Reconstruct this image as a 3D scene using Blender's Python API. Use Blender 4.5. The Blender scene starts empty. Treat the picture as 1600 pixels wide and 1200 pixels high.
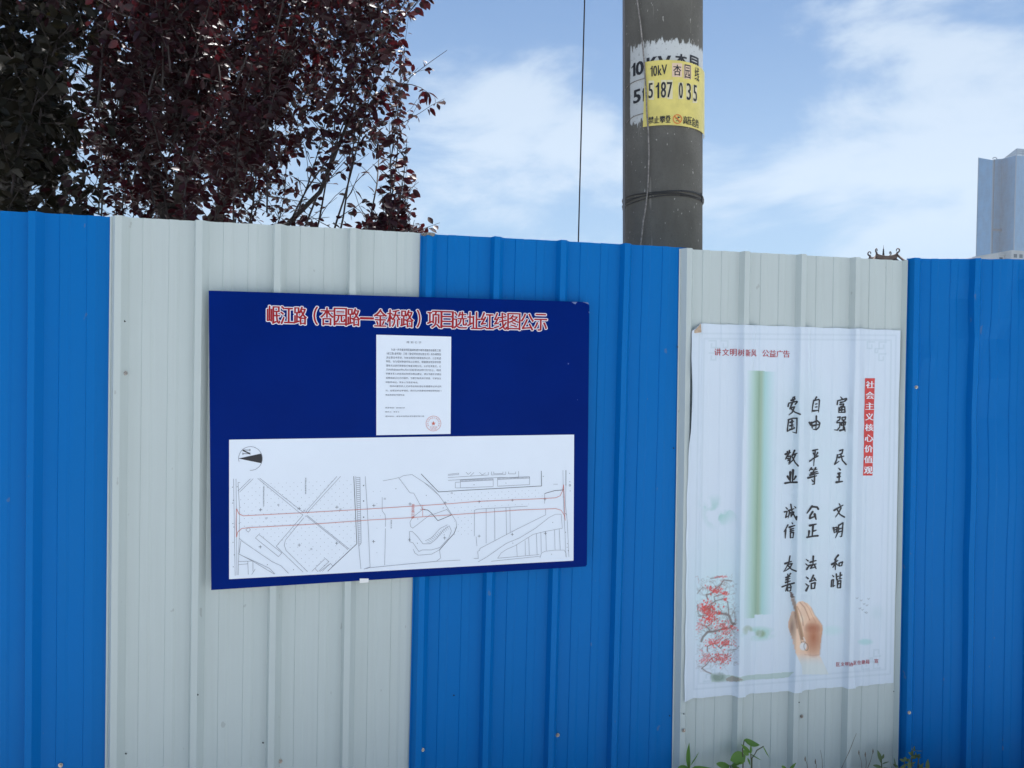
import bpy, bmesh, math, random
import numpy as np
from math import radians as R_, sin, cos, tan, pi
from mathutils import Vector, Matrix

S = bpy.context.scene
# ------------------------------------------------------------------ camera
CAM = np.array([0.0, -2.48, 1.5])
YAW, PITCH, ROLL, FPX = R_(13.314), R_(-1.153), R_(0.754), 1202.0
def _basis():
    cy, sy = cos(YAW), sin(YAW)
    fw = np.array([sy*cos(PITCH), cy*cos(PITCH), sin(PITCH)])
    rt = np.array([cy, -sy, 0.0]); up = np.cross(rt, fw)
    return cos(ROLL)*rt+sin(ROLL)*up, -sin(ROLL)*rt+cos(ROLL)*up, fw
RT, UP, FW = _basis()
cam = bpy.data.cameras.new('camera'); camo = bpy.data.objects.new('camera', cam)
S.collection.objects.link(camo); S.camera = camo
cam.sensor_fit = 'HORIZONTAL'; cam.sensor_width = 36; cam.lens = FPX/1600*36
cam.clip_start = 0.05; cam.clip_end = 4000
camo.matrix_world = Matrix(((RT[0], UP[0], -FW[0], CAM[0]), (RT[1], UP[1], -FW[1], CAM[1]),
                            (RT[2], UP[2], -FW[2], CAM[2]), (0, 0, 0, 1)))
def ray(px, py):
    return (px-800)/FPX*RT-(py-600)/FPX*UP+FW
def at_y(px, py, y=0.0):
    "point of the vertical plane Y=y seen at a place of the photograph"
    d = ray(px, py); p = CAM+d*((y-CAM[1])/d[1]); return p
# ------------------------------------------------------------------ light
SUN_EL, SUN_AZ = 72.0, 28.0          # degrees; azimuth clockwise from +Y: behind the fence
S.view_settings.view_transform = 'Standard'; S.view_settings.look = 'None'
S.view_settings.gamma = 1; S.view_settings.use_curve_mapping = False
S.view_settings.exposure = 1.0
sd = Vector((sin(R_(SUN_AZ))*cos(R_(SUN_EL)), cos(R_(SUN_AZ))*cos(R_(SUN_EL)), sin(R_(SUN_EL))))
sl = bpy.data.lights.new('sun', 'SUN'); sl.energy = 5.0; sl.angle = R_(0.6); sl.color = (1, 0.975, 0.95)
so = bpy.data.objects.new('sun', sl); S.collection.objects.link(so)
so.rotation_euler = sd.to_track_quat('Z', 'Y').to_euler()
W = bpy.data.worlds.new('World'); S.world = W; W.use_nodes = True
nt = W.node_tree; nt.nodes.clear()
def N(t, typ, **kw):
    n = t.nodes.new(typ)
    for k, v in kw.items():
        if k.startswith('i_'):
            n.inputs[k[2:].replace('_', ' ')].default_value = v
        else: setattr(n, k, v)
    return n
def math_(t, op, a, b=None, c=None, clamp=False):
    n = t.nodes.new('ShaderNodeMath'); n.operation = op; n.use_clamp = clamp
    for i, v in enumerate((a, b, c)):
        if v is None: continue
        if isinstance(v, (int, float)): n.inputs[i].default_value = v
        else: t.links.new(v, n.inputs[i])
    return n.outputs[0]
def mixc(t, f, a, b, blend='MIX'):
    n = t.nodes.new('ShaderNodeMix'); n.data_type = 'RGBA'; n.blend_type = blend
    for i, v in ((0, f), (6, a), (7, b)):
        if isinstance(v, (int, float)): n.inputs[i].default_value = v
        elif isinstance(v, tuple): n.inputs[i].default_value = v if len(v) == 4 else v+(1,)
        else: t.links.new(v, n.inputs[i])
    return n.outputs[2]
def smooth(t, x, lo, hi):
    n = t.nodes.new('ShaderNodeMapRange'); n.interpolation_type = 'SMOOTHSTEP'
    t.links.new(x, n.inputs[0]); n.inputs[1].default_value = lo; n.inputs[2].default_value = hi
    return n.outputs[0]
sky = N(nt, 'ShaderNodeTexSky', sky_type='NISHITA', sun_disc=False, sun_elevation=R_(SUN_EL), sun_rotation=R_(SUN_AZ))
sky.air_density = 1.0; sky.dust_density = 1.2; sky.ozone_density = 1.5; sky.altitude = 50
geo = N(nt, 'ShaderNodeTexCoord'); DIR = geo.outputs['Generated']
sep = N(nt, 'ShaderNodeSeparateXYZ'); nt.links.new(DIR, sep.inputs[0])
mp = N(nt, 'ShaderNodeMapping'); mp.inputs['Scale'].default_value = (1.0, 1.0, 2.2); nt.links.new(DIR, mp.inputs[0])
nz = N(nt, 'ShaderNodeTexNoise', i_Scale=3.6, i_Detail=9.0, i_Roughness=0.57, i_Distortion=0.25); nt.links.new(mp.outputs[0], nz.inputs['Vector'])
nz2 = N(nt, 'ShaderNodeTexNoise', i_Scale=1.3, i_Detail=3.0, i_Roughness=0.5); nt.links.new(mp.outputs[0], nz2.inputs['Vector'])
bias = None
for px, py, k, amp in ((1050, 200, 6, -.20), (800, 190, 110, .22), (900, 140, 300, .20), (690, 150, 260, .15), (830, 120, 500, .08), (1530, 190, 60, .14), (1400, 210, 130, .10), (1290, 190, 260, .08), (1180, 60, 40, -.06), (950, 30, 60, -.08), (720, 20, 60, -.12), (1100, 380, 60, .06)):
    d = Vector(ray(px, py)).normalized()
    dp = N(nt, 'ShaderNodeVectorMath', operation='DOT_PRODUCT'); nt.links.new(DIR, dp.inputs[0]); dp.inputs[1].default_value = d
    g = math_(nt, 'MULTIPLY', math_(nt, 'EXPONENT', math_(nt, 'MULTIPLY', math_(nt, 'SUBTRACT', dp.outputs['Value'], 1.0), float(k))), amp)
    bias = g if bias is None else math_(nt, 'ADD', bias, g)
for d, k, amp in (((1, -.45, .35), 1.4, .13), ((-1, -.1, .25), 1.3, -.30)):      # cloud added off view at right, cleared at left, to light rib sides unevenly
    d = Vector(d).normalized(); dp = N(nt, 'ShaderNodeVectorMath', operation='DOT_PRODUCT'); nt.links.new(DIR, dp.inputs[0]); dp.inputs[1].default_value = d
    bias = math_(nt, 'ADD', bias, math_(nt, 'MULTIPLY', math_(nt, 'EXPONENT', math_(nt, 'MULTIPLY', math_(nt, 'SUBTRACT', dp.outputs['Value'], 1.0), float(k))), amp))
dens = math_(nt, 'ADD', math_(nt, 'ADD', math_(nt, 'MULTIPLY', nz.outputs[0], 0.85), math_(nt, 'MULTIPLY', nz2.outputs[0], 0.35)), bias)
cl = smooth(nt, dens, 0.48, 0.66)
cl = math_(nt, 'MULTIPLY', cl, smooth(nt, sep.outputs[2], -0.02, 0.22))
hz = math_(nt, 'MULTIPLY', math_(nt, 'SUBTRACT', 1.0, smooth(nt, sep.outputs[2], -0.05, 0.60)), 0.70)
SKYTINT = mixc(nt, 1.0, sky.outputs[0], (0.52, 0.82, 1.08), 'MULTIPLY')
base = mixc(nt, hz, SKYTINT, (4.9, 6.7, 8.6))
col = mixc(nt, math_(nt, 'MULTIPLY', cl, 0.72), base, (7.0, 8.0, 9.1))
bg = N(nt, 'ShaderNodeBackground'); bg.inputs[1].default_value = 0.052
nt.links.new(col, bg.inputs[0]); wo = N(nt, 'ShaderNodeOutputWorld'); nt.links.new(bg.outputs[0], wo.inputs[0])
S.cycles.max_bounces = 8; S.cycles.diffuse_bounces = 4; S.cycles.glossy_bounces = 3; S.cycles.transmission_bounces = 4
S.cycles.volume_bounces = 1; S.cycles.use_denoising = True; S.cycles.caustics_reflective = False; S.cycles.caustics_refractive = False

# ------------------------------------------------------------------ helpers
C = S.collection
def link(o, parent=None, **kw):
    C.objects.link(o)
    if parent is not None: o.parent = parent
    for k, v in kw.items(): o[k] = v
    return o
def mesh_obj(name, verts, faces, mat=None, parent=None, smooth_=False, **kw):
    m = bpy.data.meshes.new(name); m.from_pydata([tuple(map(float, v)) for v in verts], [], faces); m.validate(); m.update()
    if mat: m.materials.append(mat)
    if smooth_: m.polygons.foreach_set('use_smooth', [True]*len(m.polygons))
    return link(bpy.data.objects.new(name, m), parent, **kw)
def bm_obj(name, bm, mat=None, parent=None, smooth_=False, **kw):
    m = bpy.data.meshes.new(name); bm.to_mesh(m); bm.free()
    if mat: m.materials.append(mat)
    if smooth_: m.polygons.foreach_set('use_smooth', [True]*len(m.polygons))
    return link(bpy.data.objects.new(name, m), parent, **kw)
def empty(name, loc=(0, 0, 0), **kw):
    o = bpy.data.objects.new(name, None); o.empty_display_size = .1; o.location = loc
    return link(o, None, **kw)
def keep_world(o, parent):
    "geometry is written in world coordinates; parent empties stand at the base of the thing"
    o.parent = parent; o.matrix_parent_inverse = Matrix.Translation(parent.location).inverted()
def box(bm, x0, x1, y0, y1, z0, z1, rot=None):
    vs = [bm.verts.new((x, y, z)) for z in (z0, z1) for y in (y0, y1) for x in (x0, x1)]
    for f in ((0, 2, 3, 1), (4, 5, 7, 6), (0, 1, 5, 4), (2, 6, 7, 3), (0, 4, 6, 2), (1, 3, 7, 5)):
        bm.faces.new([vs[i] for i in f])
    if rot is not None: bmesh.ops.transform(bm, matrix=rot, verts=vs)
    return vs
def tube(pts, rad, n=6, cap=True):
    "returns verts, faces of a tube along pts; rad a number or list"
    P = [Vector(p) for p in pts]; V = []; F = []
    up = Vector((0.31, 0.17, 0.93)).normalized()
    for i, p in enumerate(P):
        t = (P[min(i+1, len(P)-1)]-P[max(i-1, 0)]).normalized()
        a = t.cross(up)
        if a.length < 1e-3: a = t.cross(Vector((1, 0, 0)))
        a.normalize(); b = t.cross(a); up = b.cross(t) if abs(b.dot(up)) > 2 else up
        r = rad[i] if isinstance(rad, (list, tuple)) else rad
        for k in range(n):
            an = 2*pi*k/n; V.append(p+a*cos(an)*r+b*sin(an)*r)
    for i in range(len(P)-1):
        for k in range(n):
            F.append((i*n+k, i*n+(k+1) % n, (i+1)*n+(k+1) % n, (i+1)*n+k))
    if cap:
        F.append(tuple(range(n-1, -1, -1))); F.append(tuple((len(P)-1)*n+k for k in range(n)))
    return V, F
class Acc:
    def __init__(s): s.V = []; s.F = []
    def add(s, V, F):
        o = len(s.V); s.V += list(V); s.F += [tuple(i+o for i in f) for f in F]
    def obj(s, name, mat, parent=None, **kw): return mesh_obj(name, s.V, s.F, mat, parent, **kw)

# ------------------------------------------------------------------ materials
def mat(name, col, rough=.5, spec=.5, metal=0., noise=None, bump=None, coat=0.):
    m = bpy.data.materials.new(name); m.use_nodes = True; t = m.node_tree
    b = t.nodes['Principled BSDF']; b.inputs['Base Color'].default_value = tuple(col)+(1,)
    b.inputs['Roughness'].default_value = rough; b.inputs['Specular IOR Level'].default_value = spec
    b.inputs['Metallic'].default_value = metal; b.inputs['Coat Weight'].default_value = coat; b.inputs['Coat Roughness'].default_value = .12
    tc = N(t, 'ShaderNodeTexCoord')
    if noise:
        sc, amt = noise
        n = N(t, 'ShaderNodeTexNoise', i_Scale=float(sc), i_Detail=6.0, i_Roughness=0.6); t.links.new(tc.outputs['Object'], n.inputs['Vector'])
        f = smooth(t, n.outputs[0], .3, .7)
        c = mixc(t, f, tuple(x*(1-amt) for x in col), tuple(min(1, x*(1+amt)) for x in col)); t.links.new(c, b.inputs['Base Color'])
    if bump:
        sc, st, dist = bump
        n = N(t, 'ShaderNodeTexNoise', i_Scale=float(sc), i_Detail=5.0); t.links.new(tc.outputs['Object'], n.inputs['Vector'])
        bp = N(t, 'ShaderNodeBump', i_Strength=st, i_Distance=dist); t.links.new(n.outputs[0], bp.inputs['Height']); t.links.new(bp.outputs[0], b.inputs['Normal'])
    return m
def sheet_paint(name, col, dirt, rough):
    "painted steel: faint vertical dust runs, roll marks, specks and chips"
    m = bpy.data.materials.new(name); m.use_nodes = True; t = m.node_tree; b = t.nodes['Principled BSDF']
    tc = N(t, 'ShaderNodeTexCoord'); P = tc.outputs['Object']
    def nz_(scale, vec, det=6.0, rg=.6):
        mpn = N(t, 'ShaderNodeMapping'); mpn.inputs['Scale'].default_value = vec; t.links.new(P, mpn.inputs[0])
        n = N(t, 'ShaderNodeTexNoise', i_Scale=scale, i_Detail=det, i_Roughness=rg); t.links.new(mpn.outputs[0], n.inputs['Vector']); return n.outputs[0]
    runs = smooth(t, nz_(60., (1, 1, .03)), .35, .75)
    cloud = smooth(t, nz_(3., (1, 1, .7), 4.), .3, .75)
    c = mixc(t, math_(t, 'MULTIPLY', runs, .10), col, dirt)
    c = mixc(t, math_(t, 'MULTIPLY', cloud, .10), c, dirt)
    sp = N(t, 'ShaderNodeSeparateXYZ'); t.links.new(P, sp.inputs[0])
    low = math_(t, 'SUBTRACT', 1.0, smooth(t, sp.outputs[2], 0.0, 0.45))       # splashed soil along the foot
    c = mixc(t, math_(t, 'MULTIPLY', math_(t, 'MULTIPLY', low, smooth(t, nz_(9., (1, 1, .5)), .35, .8)), .06), c, (.17, .145, .11))
    spk = smooth(t, nz_(34., (1, 1, .55), 2., .5), .735, .76)
    c = mixc(t, math_(t, 'MULTIPLY', spk, .28), c, (.20, .19, .17))
    t.links.new(c, b.inputs['Base Color'])
    b.inputs['Specular IOR Level'].default_value = .10
    rn = math_(t, 'ADD', math_(t, 'MULTIPLY', nz_(7., (1, 1, .3)), .22), rough-.1); t.links.new(rn, b.inputs['Roughness'])
    bp = N(t, 'ShaderNodeBump', i_Strength=.25, i_Distance=.0012); t.links.new(nz_(22., (1, 1, .25), 3.), bp.inputs['Height']); t.links.new(bp.outputs[0], b.inputs['Normal'])
    return m
M = {}
M['white_sheet'] = sheet_paint('white_sheet', (.54, .60, .58), (.39, .41, .38), .46)
M['blue_sheet'] = sheet_paint('blue_sheet', (.0002, .146, .455), (.01, .15, .37), .42)
M['screw'] = mat('screw', (.42, .38, .34), .35, metal=.9, noise=(300, .5))
M['rust'] = mat('rust', (.20, .09, .045), .8, noise=(200, .4))
M['hole'] = mat('hole', (.006, .006, .006), .9)
M['rail'] = mat('rail', (.32, .33, .33), .5, metal=.4)
M['navy'] = mat('navy', (.0001, .0150, .158), .25, .03, noise=(2.5, .08))
M['foam'] = mat('foam', (.80, .80, .80), .6)
M['paper'] = mat('paper', (.81, .87, .94), .42, .2, noise=(6, .012))
M['paper2'] = mat('paper2', (.82, .86, .91), .45, .4, noise=(8, .015))
M['chip'] = mat('chip', (.12, .17, .36), .6)
M['ink'] = mat('ink', (.02, .02, .024), .5)
M['line'] = mat('line', (.25, .26, .30), .5)
M['notice_ink'] = mat('notice_ink', (.10, .105, .13), .5)
M['linedark'] = mat('linedark', (.07, .075, .09), .5)
M['linered'] = mat('linered', (.62, .13, .08), .5)
M['redtitle'] = mat('redtitle', (.36, .012, .018), .4, .2)
M['whiteprint'] = mat('whiteprint', (.83, .80, .84), .4)
M['redprint'] = mat('redprint', (.42, .035, .05), .5)
M['redblock'] = mat('redblock', (.62, .05, .045), .5, noise=(60, .12))
M['tape'] = mat('tape', (.82, .82, .80), .4)
M['beige'] = mat('beige', (.50, .37, .26), .7, noise=(60, .15))
M['yellow'] = mat('yellow', (.74, .62, .17), .38, .5, noise=(18, .08))
M['palesticker'] = mat('palesticker', (.74, .66, .42), .45)
M['palepink'] = mat('palepink', (.76, .56, .40), .45)
M['orange'] = mat('orange', (.72, .16, .03), .5)
M['cable'] = mat('cable', (.23, .21, .19), .6, noise=(90, .45))
M['wire'] = mat('wire', (.035, .035, .035), .5)
M['steelwire'] = mat('steelwire', (.16, .16, .17), .45, metal=.3)

# ------------------------------------------------------------------ ground
def ground_mat():
    m = bpy.data.materials.new('ground'); m.use_nodes = True; t = m.node_tree; b = t.nodes['Principled BSDF']
    tc = N(t, 'ShaderNodeTexCoord'); P = tc.outputs['Object']
    n = N(t, 'ShaderNodeTexNoise', i_Scale=3.0, i_Detail=8.0, i_Roughness=.65); t.links.new(P, n.inputs['Vector'])
    n2 = N(t, 'ShaderNodeTexNoise', i_Scale=45.0, i_Detail=6.0); t.links.new(P, n2.inputs['Vector'])
    c = mixc(t, smooth(t, n.outputs[0], .3, .7), (.34, .335, .325), (.48, .48, .475))
    c = mixc(t, math_(t, 'MULTIPLY', smooth(t, n2.outputs[0], .4, .7), .5), c, (.54, .54, .54))
    t.links.new(c, b.inputs['Base Color']); b.inputs['Roughness'].default_value = .95
    bp = N(t, 'ShaderNodeBump', i_Strength=.8, i_Distance=.02); t.links.new(n2.outputs[0], bp.inputs['Height']); t.links.new(bp.outputs[0], b.inputs['Normal'])
    return m
M['ground'] = ground_mat()
GZ = -0.02
xs = sorted(set([-720, -300, -100, -40, -15, -6]+[round(-3+i*.15, 3) for i in range(54)]+[8, 15, 40, 100, 300, 720]))
ys = sorted(set([-720, -300, -100, -40, -15, -6]+[round(-3+i*.15, 3) for i in range(34)]+[4, 10, 30, 100, 300, 720]))
rg = random.Random(5); V = []
for y in ys:
    for x in xs:
        near = abs(x) < 7 and abs(y) < 3.2
        V.append((x, y, GZ+(rg.uniform(-.012, .006) if near else 0)))
nx = len(xs); F = [(j*nx+i, j*nx+i+1, (j+1)*nx+i+1, (j+1)*nx+i) for j in range(len(ys)-1) for i in range(nx-1)]
mesh_obj('ground', V, F, M['ground'], smooth_=True, kind='structure')
M['soil'] = mat('soil', (.075, .048, .034), .95, noise=(14, .35), bump=(35, 1., .012))
rs2 = random.Random(8); V = []; cols_ = 110; rws = 14
for j in range(rws):
    for i in range(cols_):
        x = -2.8+i*.065; t_ = j/(rws-1); y0_ = -.16+.05*sin(x*2.1)+.03*sin(x*7)-max(0, x-2.1)*.28; y = y0_+(3.2-y0_)*t_**2
        V.append((x, y, GZ+.007+(0 if j in (0, rws-1) else rs2.uniform(.0, .012))))
mesh_obj('soil_strip', V, [(j*cols_+i, j*cols_+i+1, (j+1)*cols_+i+1, (j+1)*cols_+i) for j in range(rws-1) for i in range(cols_-1)], M['soil'], smooth_=True, kind='structure')

# ------------------------------------------------------------------ fence of corrugated sheets
H_TOP = 1.93
A_, T_, HR, B_ = .0085, .0185, .0235, .0165       # left slope, crest, depth, right slope of a rib
def prof(s):
    "how far a sheet stands out (m, towards the street) at the distance s from its first rib"
    q = s % .225; first = s < .06
    a1 = A_+(.004 if first else 0)
    def trap(x, x0, x1, a, h, b=None):
        b = b or a
        if x <= x0 or x >= x1: return 0.
        return h*min(1., (x-x0)/a, (x1-x)/b)
    return max(trap(q, 0, a1+T_+B_, a1, HR, B_), trap(q, .082, .114, .0024, .0026, .007), trap(q, .154, .186, .0024, .0026, .007))
_br = [0, A_, A_+T_, A_+T_+B_, .082, .0844, .107, .114, .154, .1564, .179, .186]
def breaks(w):
    out = [-.006, -.001]
    k = 0
    while k*.225 < w:
        for b in _br:
            s = k*.225+b
            if k == 0 and b in (A_, A_+T_, A_+T_+B_): s += .004
            out += [s]
        for e in (.062, .134, .205): out.append(k*.225+e)
        k += 1
    out = [s for s in out if s <= w]+[w]
    return sorted(set(round(s, 5) for s in out))
fence = empty('hoarding_fence', (0, 0, GZ), label='corrugated steel site fence of alternating blue and pale grey sheets, about two metres tall', category='fence')
def make_sheet(xt, xb, width, m, label, ang=0., y0=0., seed=0, top=H_TOP, zb=0.0):
    "xt/xb: where its first rib starts at the top and at the foot"
    rn = random.Random(seed); ph = [rn.uniform(0, 6.28) for _ in range(6)]
    ss = breaks(width+.028); zs = [zb+(top-zb)*i/26 for i in range(27)]
    ca, sa = cos(ang), sin(ang); V = []
    for z in zs:
        x0 = xb+(xt-xb)*z/H_TOP
        for s in ss:
            d = prof(s) if 0 <= s < width-.012 else 0
            ease = (.0012 if s < width-.02 else -.003)       # the last edge slips under the next sheet
            wob = .0011*sin(5*s+ph[0]+1.3*z)+.0009*sin(3.1*z+ph[1]+9*s)
            out = d+ease+wob
            if s < 0: out += .0015
            jag = rn.uniform(-.0006, .0006) if z == zs[-1] else 0
            dent = 0.
            for (ds, dz, dr, dh) in DENTS.get(label, ()):
                q2 = ((s-ds)**2+(z-dz)**2*.5)/dr**2
                dent += dh*math.exp(-q2)
            out += dent
            V.append((x0+s*ca-out*sa*1.0 if ang else x0+s, y0-s*sa-out*ca, z+jag))
    n = len(ss); F = [(j*n+i, j*n+i+1, (j+1)*n+i+1, (j+1)*n+i) for j in range(len(zs)-1) for i in range(n-1)]
    o = mesh_obj('sheet', V, F, m, label=label)
    o.parent = fence; o.matrix_parent_inverse = Matrix.Translation(fence.location).inverted()
    sm = o.modifiers.new('thickness', 'SOLIDIFY'); sm.thickness = .0012; sm.offset = -1
    return o
xw1t, xw1b = at_y(172, 337)[0], at_y(163, 1195)[0]
xb1t, xb1b = at_y(656.5, 365)[0], at_y(637, 1195)[0]
xw2t, xw2b = at_y(1061, 387)[0], at_y(1049.5, 1195)[0]
xb2t, xb2b = at_y(1416, 408)[0], at_y(1402.5, 1195)[0]
xw1t, xw1b, xb1t, xb1b, xw2t, xw2b, xb2t, xb2b = [v+.0065 for v in (xw1t, xw1b, xb1t, xb1b, xw2t, xw2b, xb2t, xb2b)]
DENTS = {'last blue sheet on the right, bent and creased near its top': [(.33, 1.62, .05, -.016), (.20, 1.76, .045, -.012), (.36, 1.9, .03, .014), (.43, 1.84, .035, -.014), (.30, 1.35, .08, -.012), (.08, 1.55, .03, .008), (.38, 1.05, .10, .009), (.16, .8, .12, -.008), (.24, 1.66, .03, .008)],
         'leftmost blue sheet': [(.80, 1.1, .12, .003), (.78, .5, .10, -.003)], 'pale grey sheet behind the left half of the notice board': [(.10, .35, .05, -.0025), (.44, .45, .06, .002), (.60, .25, .05, -.002)],
         'wide blue sheet behind the right half of the notice board': [(.20, 1.20, .12, .004), (.76, 1.55, .10, -.004), (.80, 1.28, .04, .003), (.35, .4, .07, -.003)]}
sheets = {}
sheets['w0'] = make_sheet(xw1t-1.80, xw1b-1.80, .90, M['white_sheet'], 'pale grey sheet beyond the leftmost blue sheet', seed=1)
sheets['b0'] = make_sheet(xw1t-.897, xw1b-.897, .897, M['blue_sheet'], 'leftmost blue sheet', seed=2)
sheets['w1'] = make_sheet(xw1t, xw1b, xb1t-xw1t, M['white_sheet'], 'pale grey sheet behind the left half of the notice board', seed=3, top=1.931)
sheets['b1'] = make_sheet(xb1t, xb1b, xw2t-xb1t, M['blue_sheet'], 'wide blue sheet behind the right half of the notice board', seed=4, top=1.929)
sheets['w2'] = make_sheet(xw2t, xw2b, xb2t-xw2t, M['white_sheet'], 'pale grey sheet that carries the poster', seed=5, top=1.924)
ANG = R_(15.5)
sheets['b2'] = make_sheet(xb2t, xb2b, .90, M['blue_sheet'], 'last blue sheet on the right, bent and creased near its top', ang=ANG, y0=-.002, seed=6, top=1.932, zb=-.002)
sheets['w3'] = make_sheet(xb2t+.90*cos(ANG), xb2b+.90*cos(ANG), .90, M['white_sheet'], 'pale grey sheet beyond the bent blue one', ang=ANG, y0=-.002-.90*sin(ANG), seed=7, top=1.93)
for z in (.33, 1.28, 1.74):
    bm = bmesh.new(); box(bm, -2.6, 2.1, .006, .046, z-.02, z+.02)
    keep_world(bm_obj('rail', bm, M['rail']), fence)
    bm = bmesh.new(); box(bm, 0, 1.85, .008, .048, z-.02, z+.02, Matrix.Translation((2.13, 0, 0)) @ Matrix.Rotation(-ANG, 4, 'Z'))
    keep_world(bm_obj('rail', bm, M['rail']), fence)
for x in (-2.4, -.2, 2.0):
    bm = bmesh.new(); box(bm, x-.03, x+.03, .05, .11, GZ-.3, 1.88); keep_world(bm_obj('post', bm, M['rail']), fence)
M['scuff'] = mat('scuffed_edge', (.20, .19, .17), .8, noise=(150, .5))
V = []; ss_ = [-.004, 0, .0065, A_+.004, A_+.012, A_+T_+.004, A_+T_+.012]
for z_, o_ in ((1.9295, .0), (1.9296, .0022), (1.920, .0022)):
    for s_ in ss_: V.append((xb1t+s_, -prof(max(s_, 0))-.0030-o_+.0012, z_+(random.Random(s_*999+z_).uniform(-.003, .003) if z_ < 1.925 else 0)))
n = len(ss_); kw0 = mesh_obj('scuffed_edge', V, [(j*n+i, j*n+i+1, (j+1)*n+i+1, (j+1)*n+i) for j in range(2) for i in range(n-1)], M['scuff'])
kw0.parent = sheets['b1']; kw0.matrix_parent_inverse = Matrix.Identity(4)
# hexagon-headed screws with washers, and open holes
def screw_mesh():
    bm = bmesh.new()
    for r, h0, h1, n in ((.0068, 0, .0012, 14), (.0040, .0012, .0048, 6)):
        a = [bm.verts.new((r*cos(2*pi*k/n), -h0, r*sin(2*pi*k/n))) for k in range(n)]
        b = [bm.verts.new((r*.93*cos(2*pi*k/n), -h1, r*.93*sin(2*pi*k/n))) for k in range(n)]
        for k in range(n): bm.faces.new((a[k], b[k], b[(k+1) % n], a[(k+1) % n]))
        bm.faces.new(b[::-1])
    bmesh.ops.recalc_face_normals(bm, faces=bm.faces)
    m = bpy.data.meshes.new('screw'); bm.to_mesh(m); bm.free(); m.materials.append(M['screw']); return m
SCREW = screw_mesh()
def hole_mesh():
    bm = bmesh.new(); rr = random.Random(2)
    vs = [bm.verts.new((.0026*cos(k*pi/4)*rr.uniform(.7, 1.3), 0, .0026*sin(k*pi/4)*rr.uniform(.7, 1.3))) for k in range(8)]
    bm.faces.new(vs); m = bpy.data.meshes.new('hole'); bm.to_mesh(m); bm.free(); m.materials.append(M['hole']); return m
HOLE = hole_mesh()
def sheet_of(x):
    for k, a in (('b2', xb2t), ('w2', xw2t), ('b1', xb1t), ('w1', xw1t), ('b0', xw1t-.897)):
        if x >= a-.012: return k, a
    return 'w0', xw1t-1.8
def face_y(px, py):
    k, a = sheet_of(at_y(px, py)[0])
    p = at_y(px, py)
    z = p[2]
    st = {'b2': (xb2t, xb2b), 'w2': (xw2t, xw2b), 'b1': (xb1t, xb1b), 'w1': (xw1t, xw1b), 'b0': (xw1t-.897, xw1b-.897), 'w0': (xw1t-1.8, xw1b-1.8)}[k]
    x0 = st[1]+(st[0]-st[1])*z/H_TOP
    for _ in range(4):
        s = max(0, p[0]-x0); y = -prof(s)-.0012-(s*sin(ANG) if k == 'b2' else 0)
        p = at_y(px, py, y)
    return k, p
def on_sheet(name, me, px, py, off, yrot=0.):
    k, p = face_y(px, py); o = bpy.data.objects.new(name, me); C.objects.link(o)
    o.location = (p[0], p[1]-off, p[2]); o.rotation_euler = (random.Random(px).uniform(-.1, .1), yrot, -ANG if k == 'b2' else 0)
    o.parent = sheets[k]; o.matrix_parent_inverse = Matrix.Translation(fence.location).inverted() @ Matrix.Identity(4)
    o.matrix_parent_inverse = (sheets[k].matrix_parent_inverse @ Matrix.Identity(4)).inverted() if False else Matrix.Identity(4)
    return o
# sheets sit in world coordinates under the fence empty; their own matrix_world is the identity
for px, py in ((196, 583), (438, 1189), (660, 1171), (871, 1148), (1068, 1141), (1252, 1119), (1420, 1113), (1431, 605), (95, 1195)):
    on_sheet('screw', SCREW, px, py, .0022, yrot=px*.37)
for px, py in ((195, 502), (411, 1160), (197, 1177), (1248, 1097), (1396, 1080), (1399, 1085), (1068, 1115), (1052, 700), (709, 1086), (1058, 542), (309, 1085), (1046, 1118)):
    on_sheet('screw_hole', HOLE, px, py, .0024)

# ------------------------------------------------------------------ flat print tools
def text_data(body, extra=None, offset=0.0, shear=0.0):
    cu = bpy.data.curves.new('t', 'FONT'); cu.body = body; cu.size = 1; cu.offset = offset; cu.shear = shear
    cu.resolution_u = 3; cu.fill_mode = 'BOTH'
    o = bpy.data.objects.new('t', cu); C.objects.link(o)
    dg = bpy.context.evaluated_depsgraph_get(); dg.update()
    me = bpy.data.meshes.new_from_object(o.evaluated_get(dg))
    V = np.array([v.co[:2] for v in me.vertices]) if len(me.vertices) else np.zeros((0, 2)); F = [tuple(p.vertices) for p in me.polygons]
    bpy.data.objects.remove(o); bpy.data.curves.remove(cu); bpy.data.meshes.remove(me)
    return V, F
_text = text_data
def text_data(body, extra=None, offset=0.0, shear=0.0):
    if body == '1':     # upright stencil one with a short flag
        return np.array([(.52, 0), (1, 0), (1, 1), (.62, 1), (.52, .88), (.0, .76), (.0, .68), (.52, .74)]), [(0, 1, 2, 3, 4, 7), (4, 5, 6, 7)]
    return _text(body, extra, offset, shear)
def fit(V, x0, x1, z0, z1, box_=None):
    "scale 2-D verts into a rectangle; box_ = reference bounds"
    lo, hi = (V.min(0), V.max(0)) if box_ is None else box_
    q = (V-lo)/np.maximum(hi-lo, 1e-6)
    return np.stack([x0+q[:, 0]*(x1-x0), z0+q[:, 1]*(z1-z0)], 1)
ALL = {}
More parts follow.
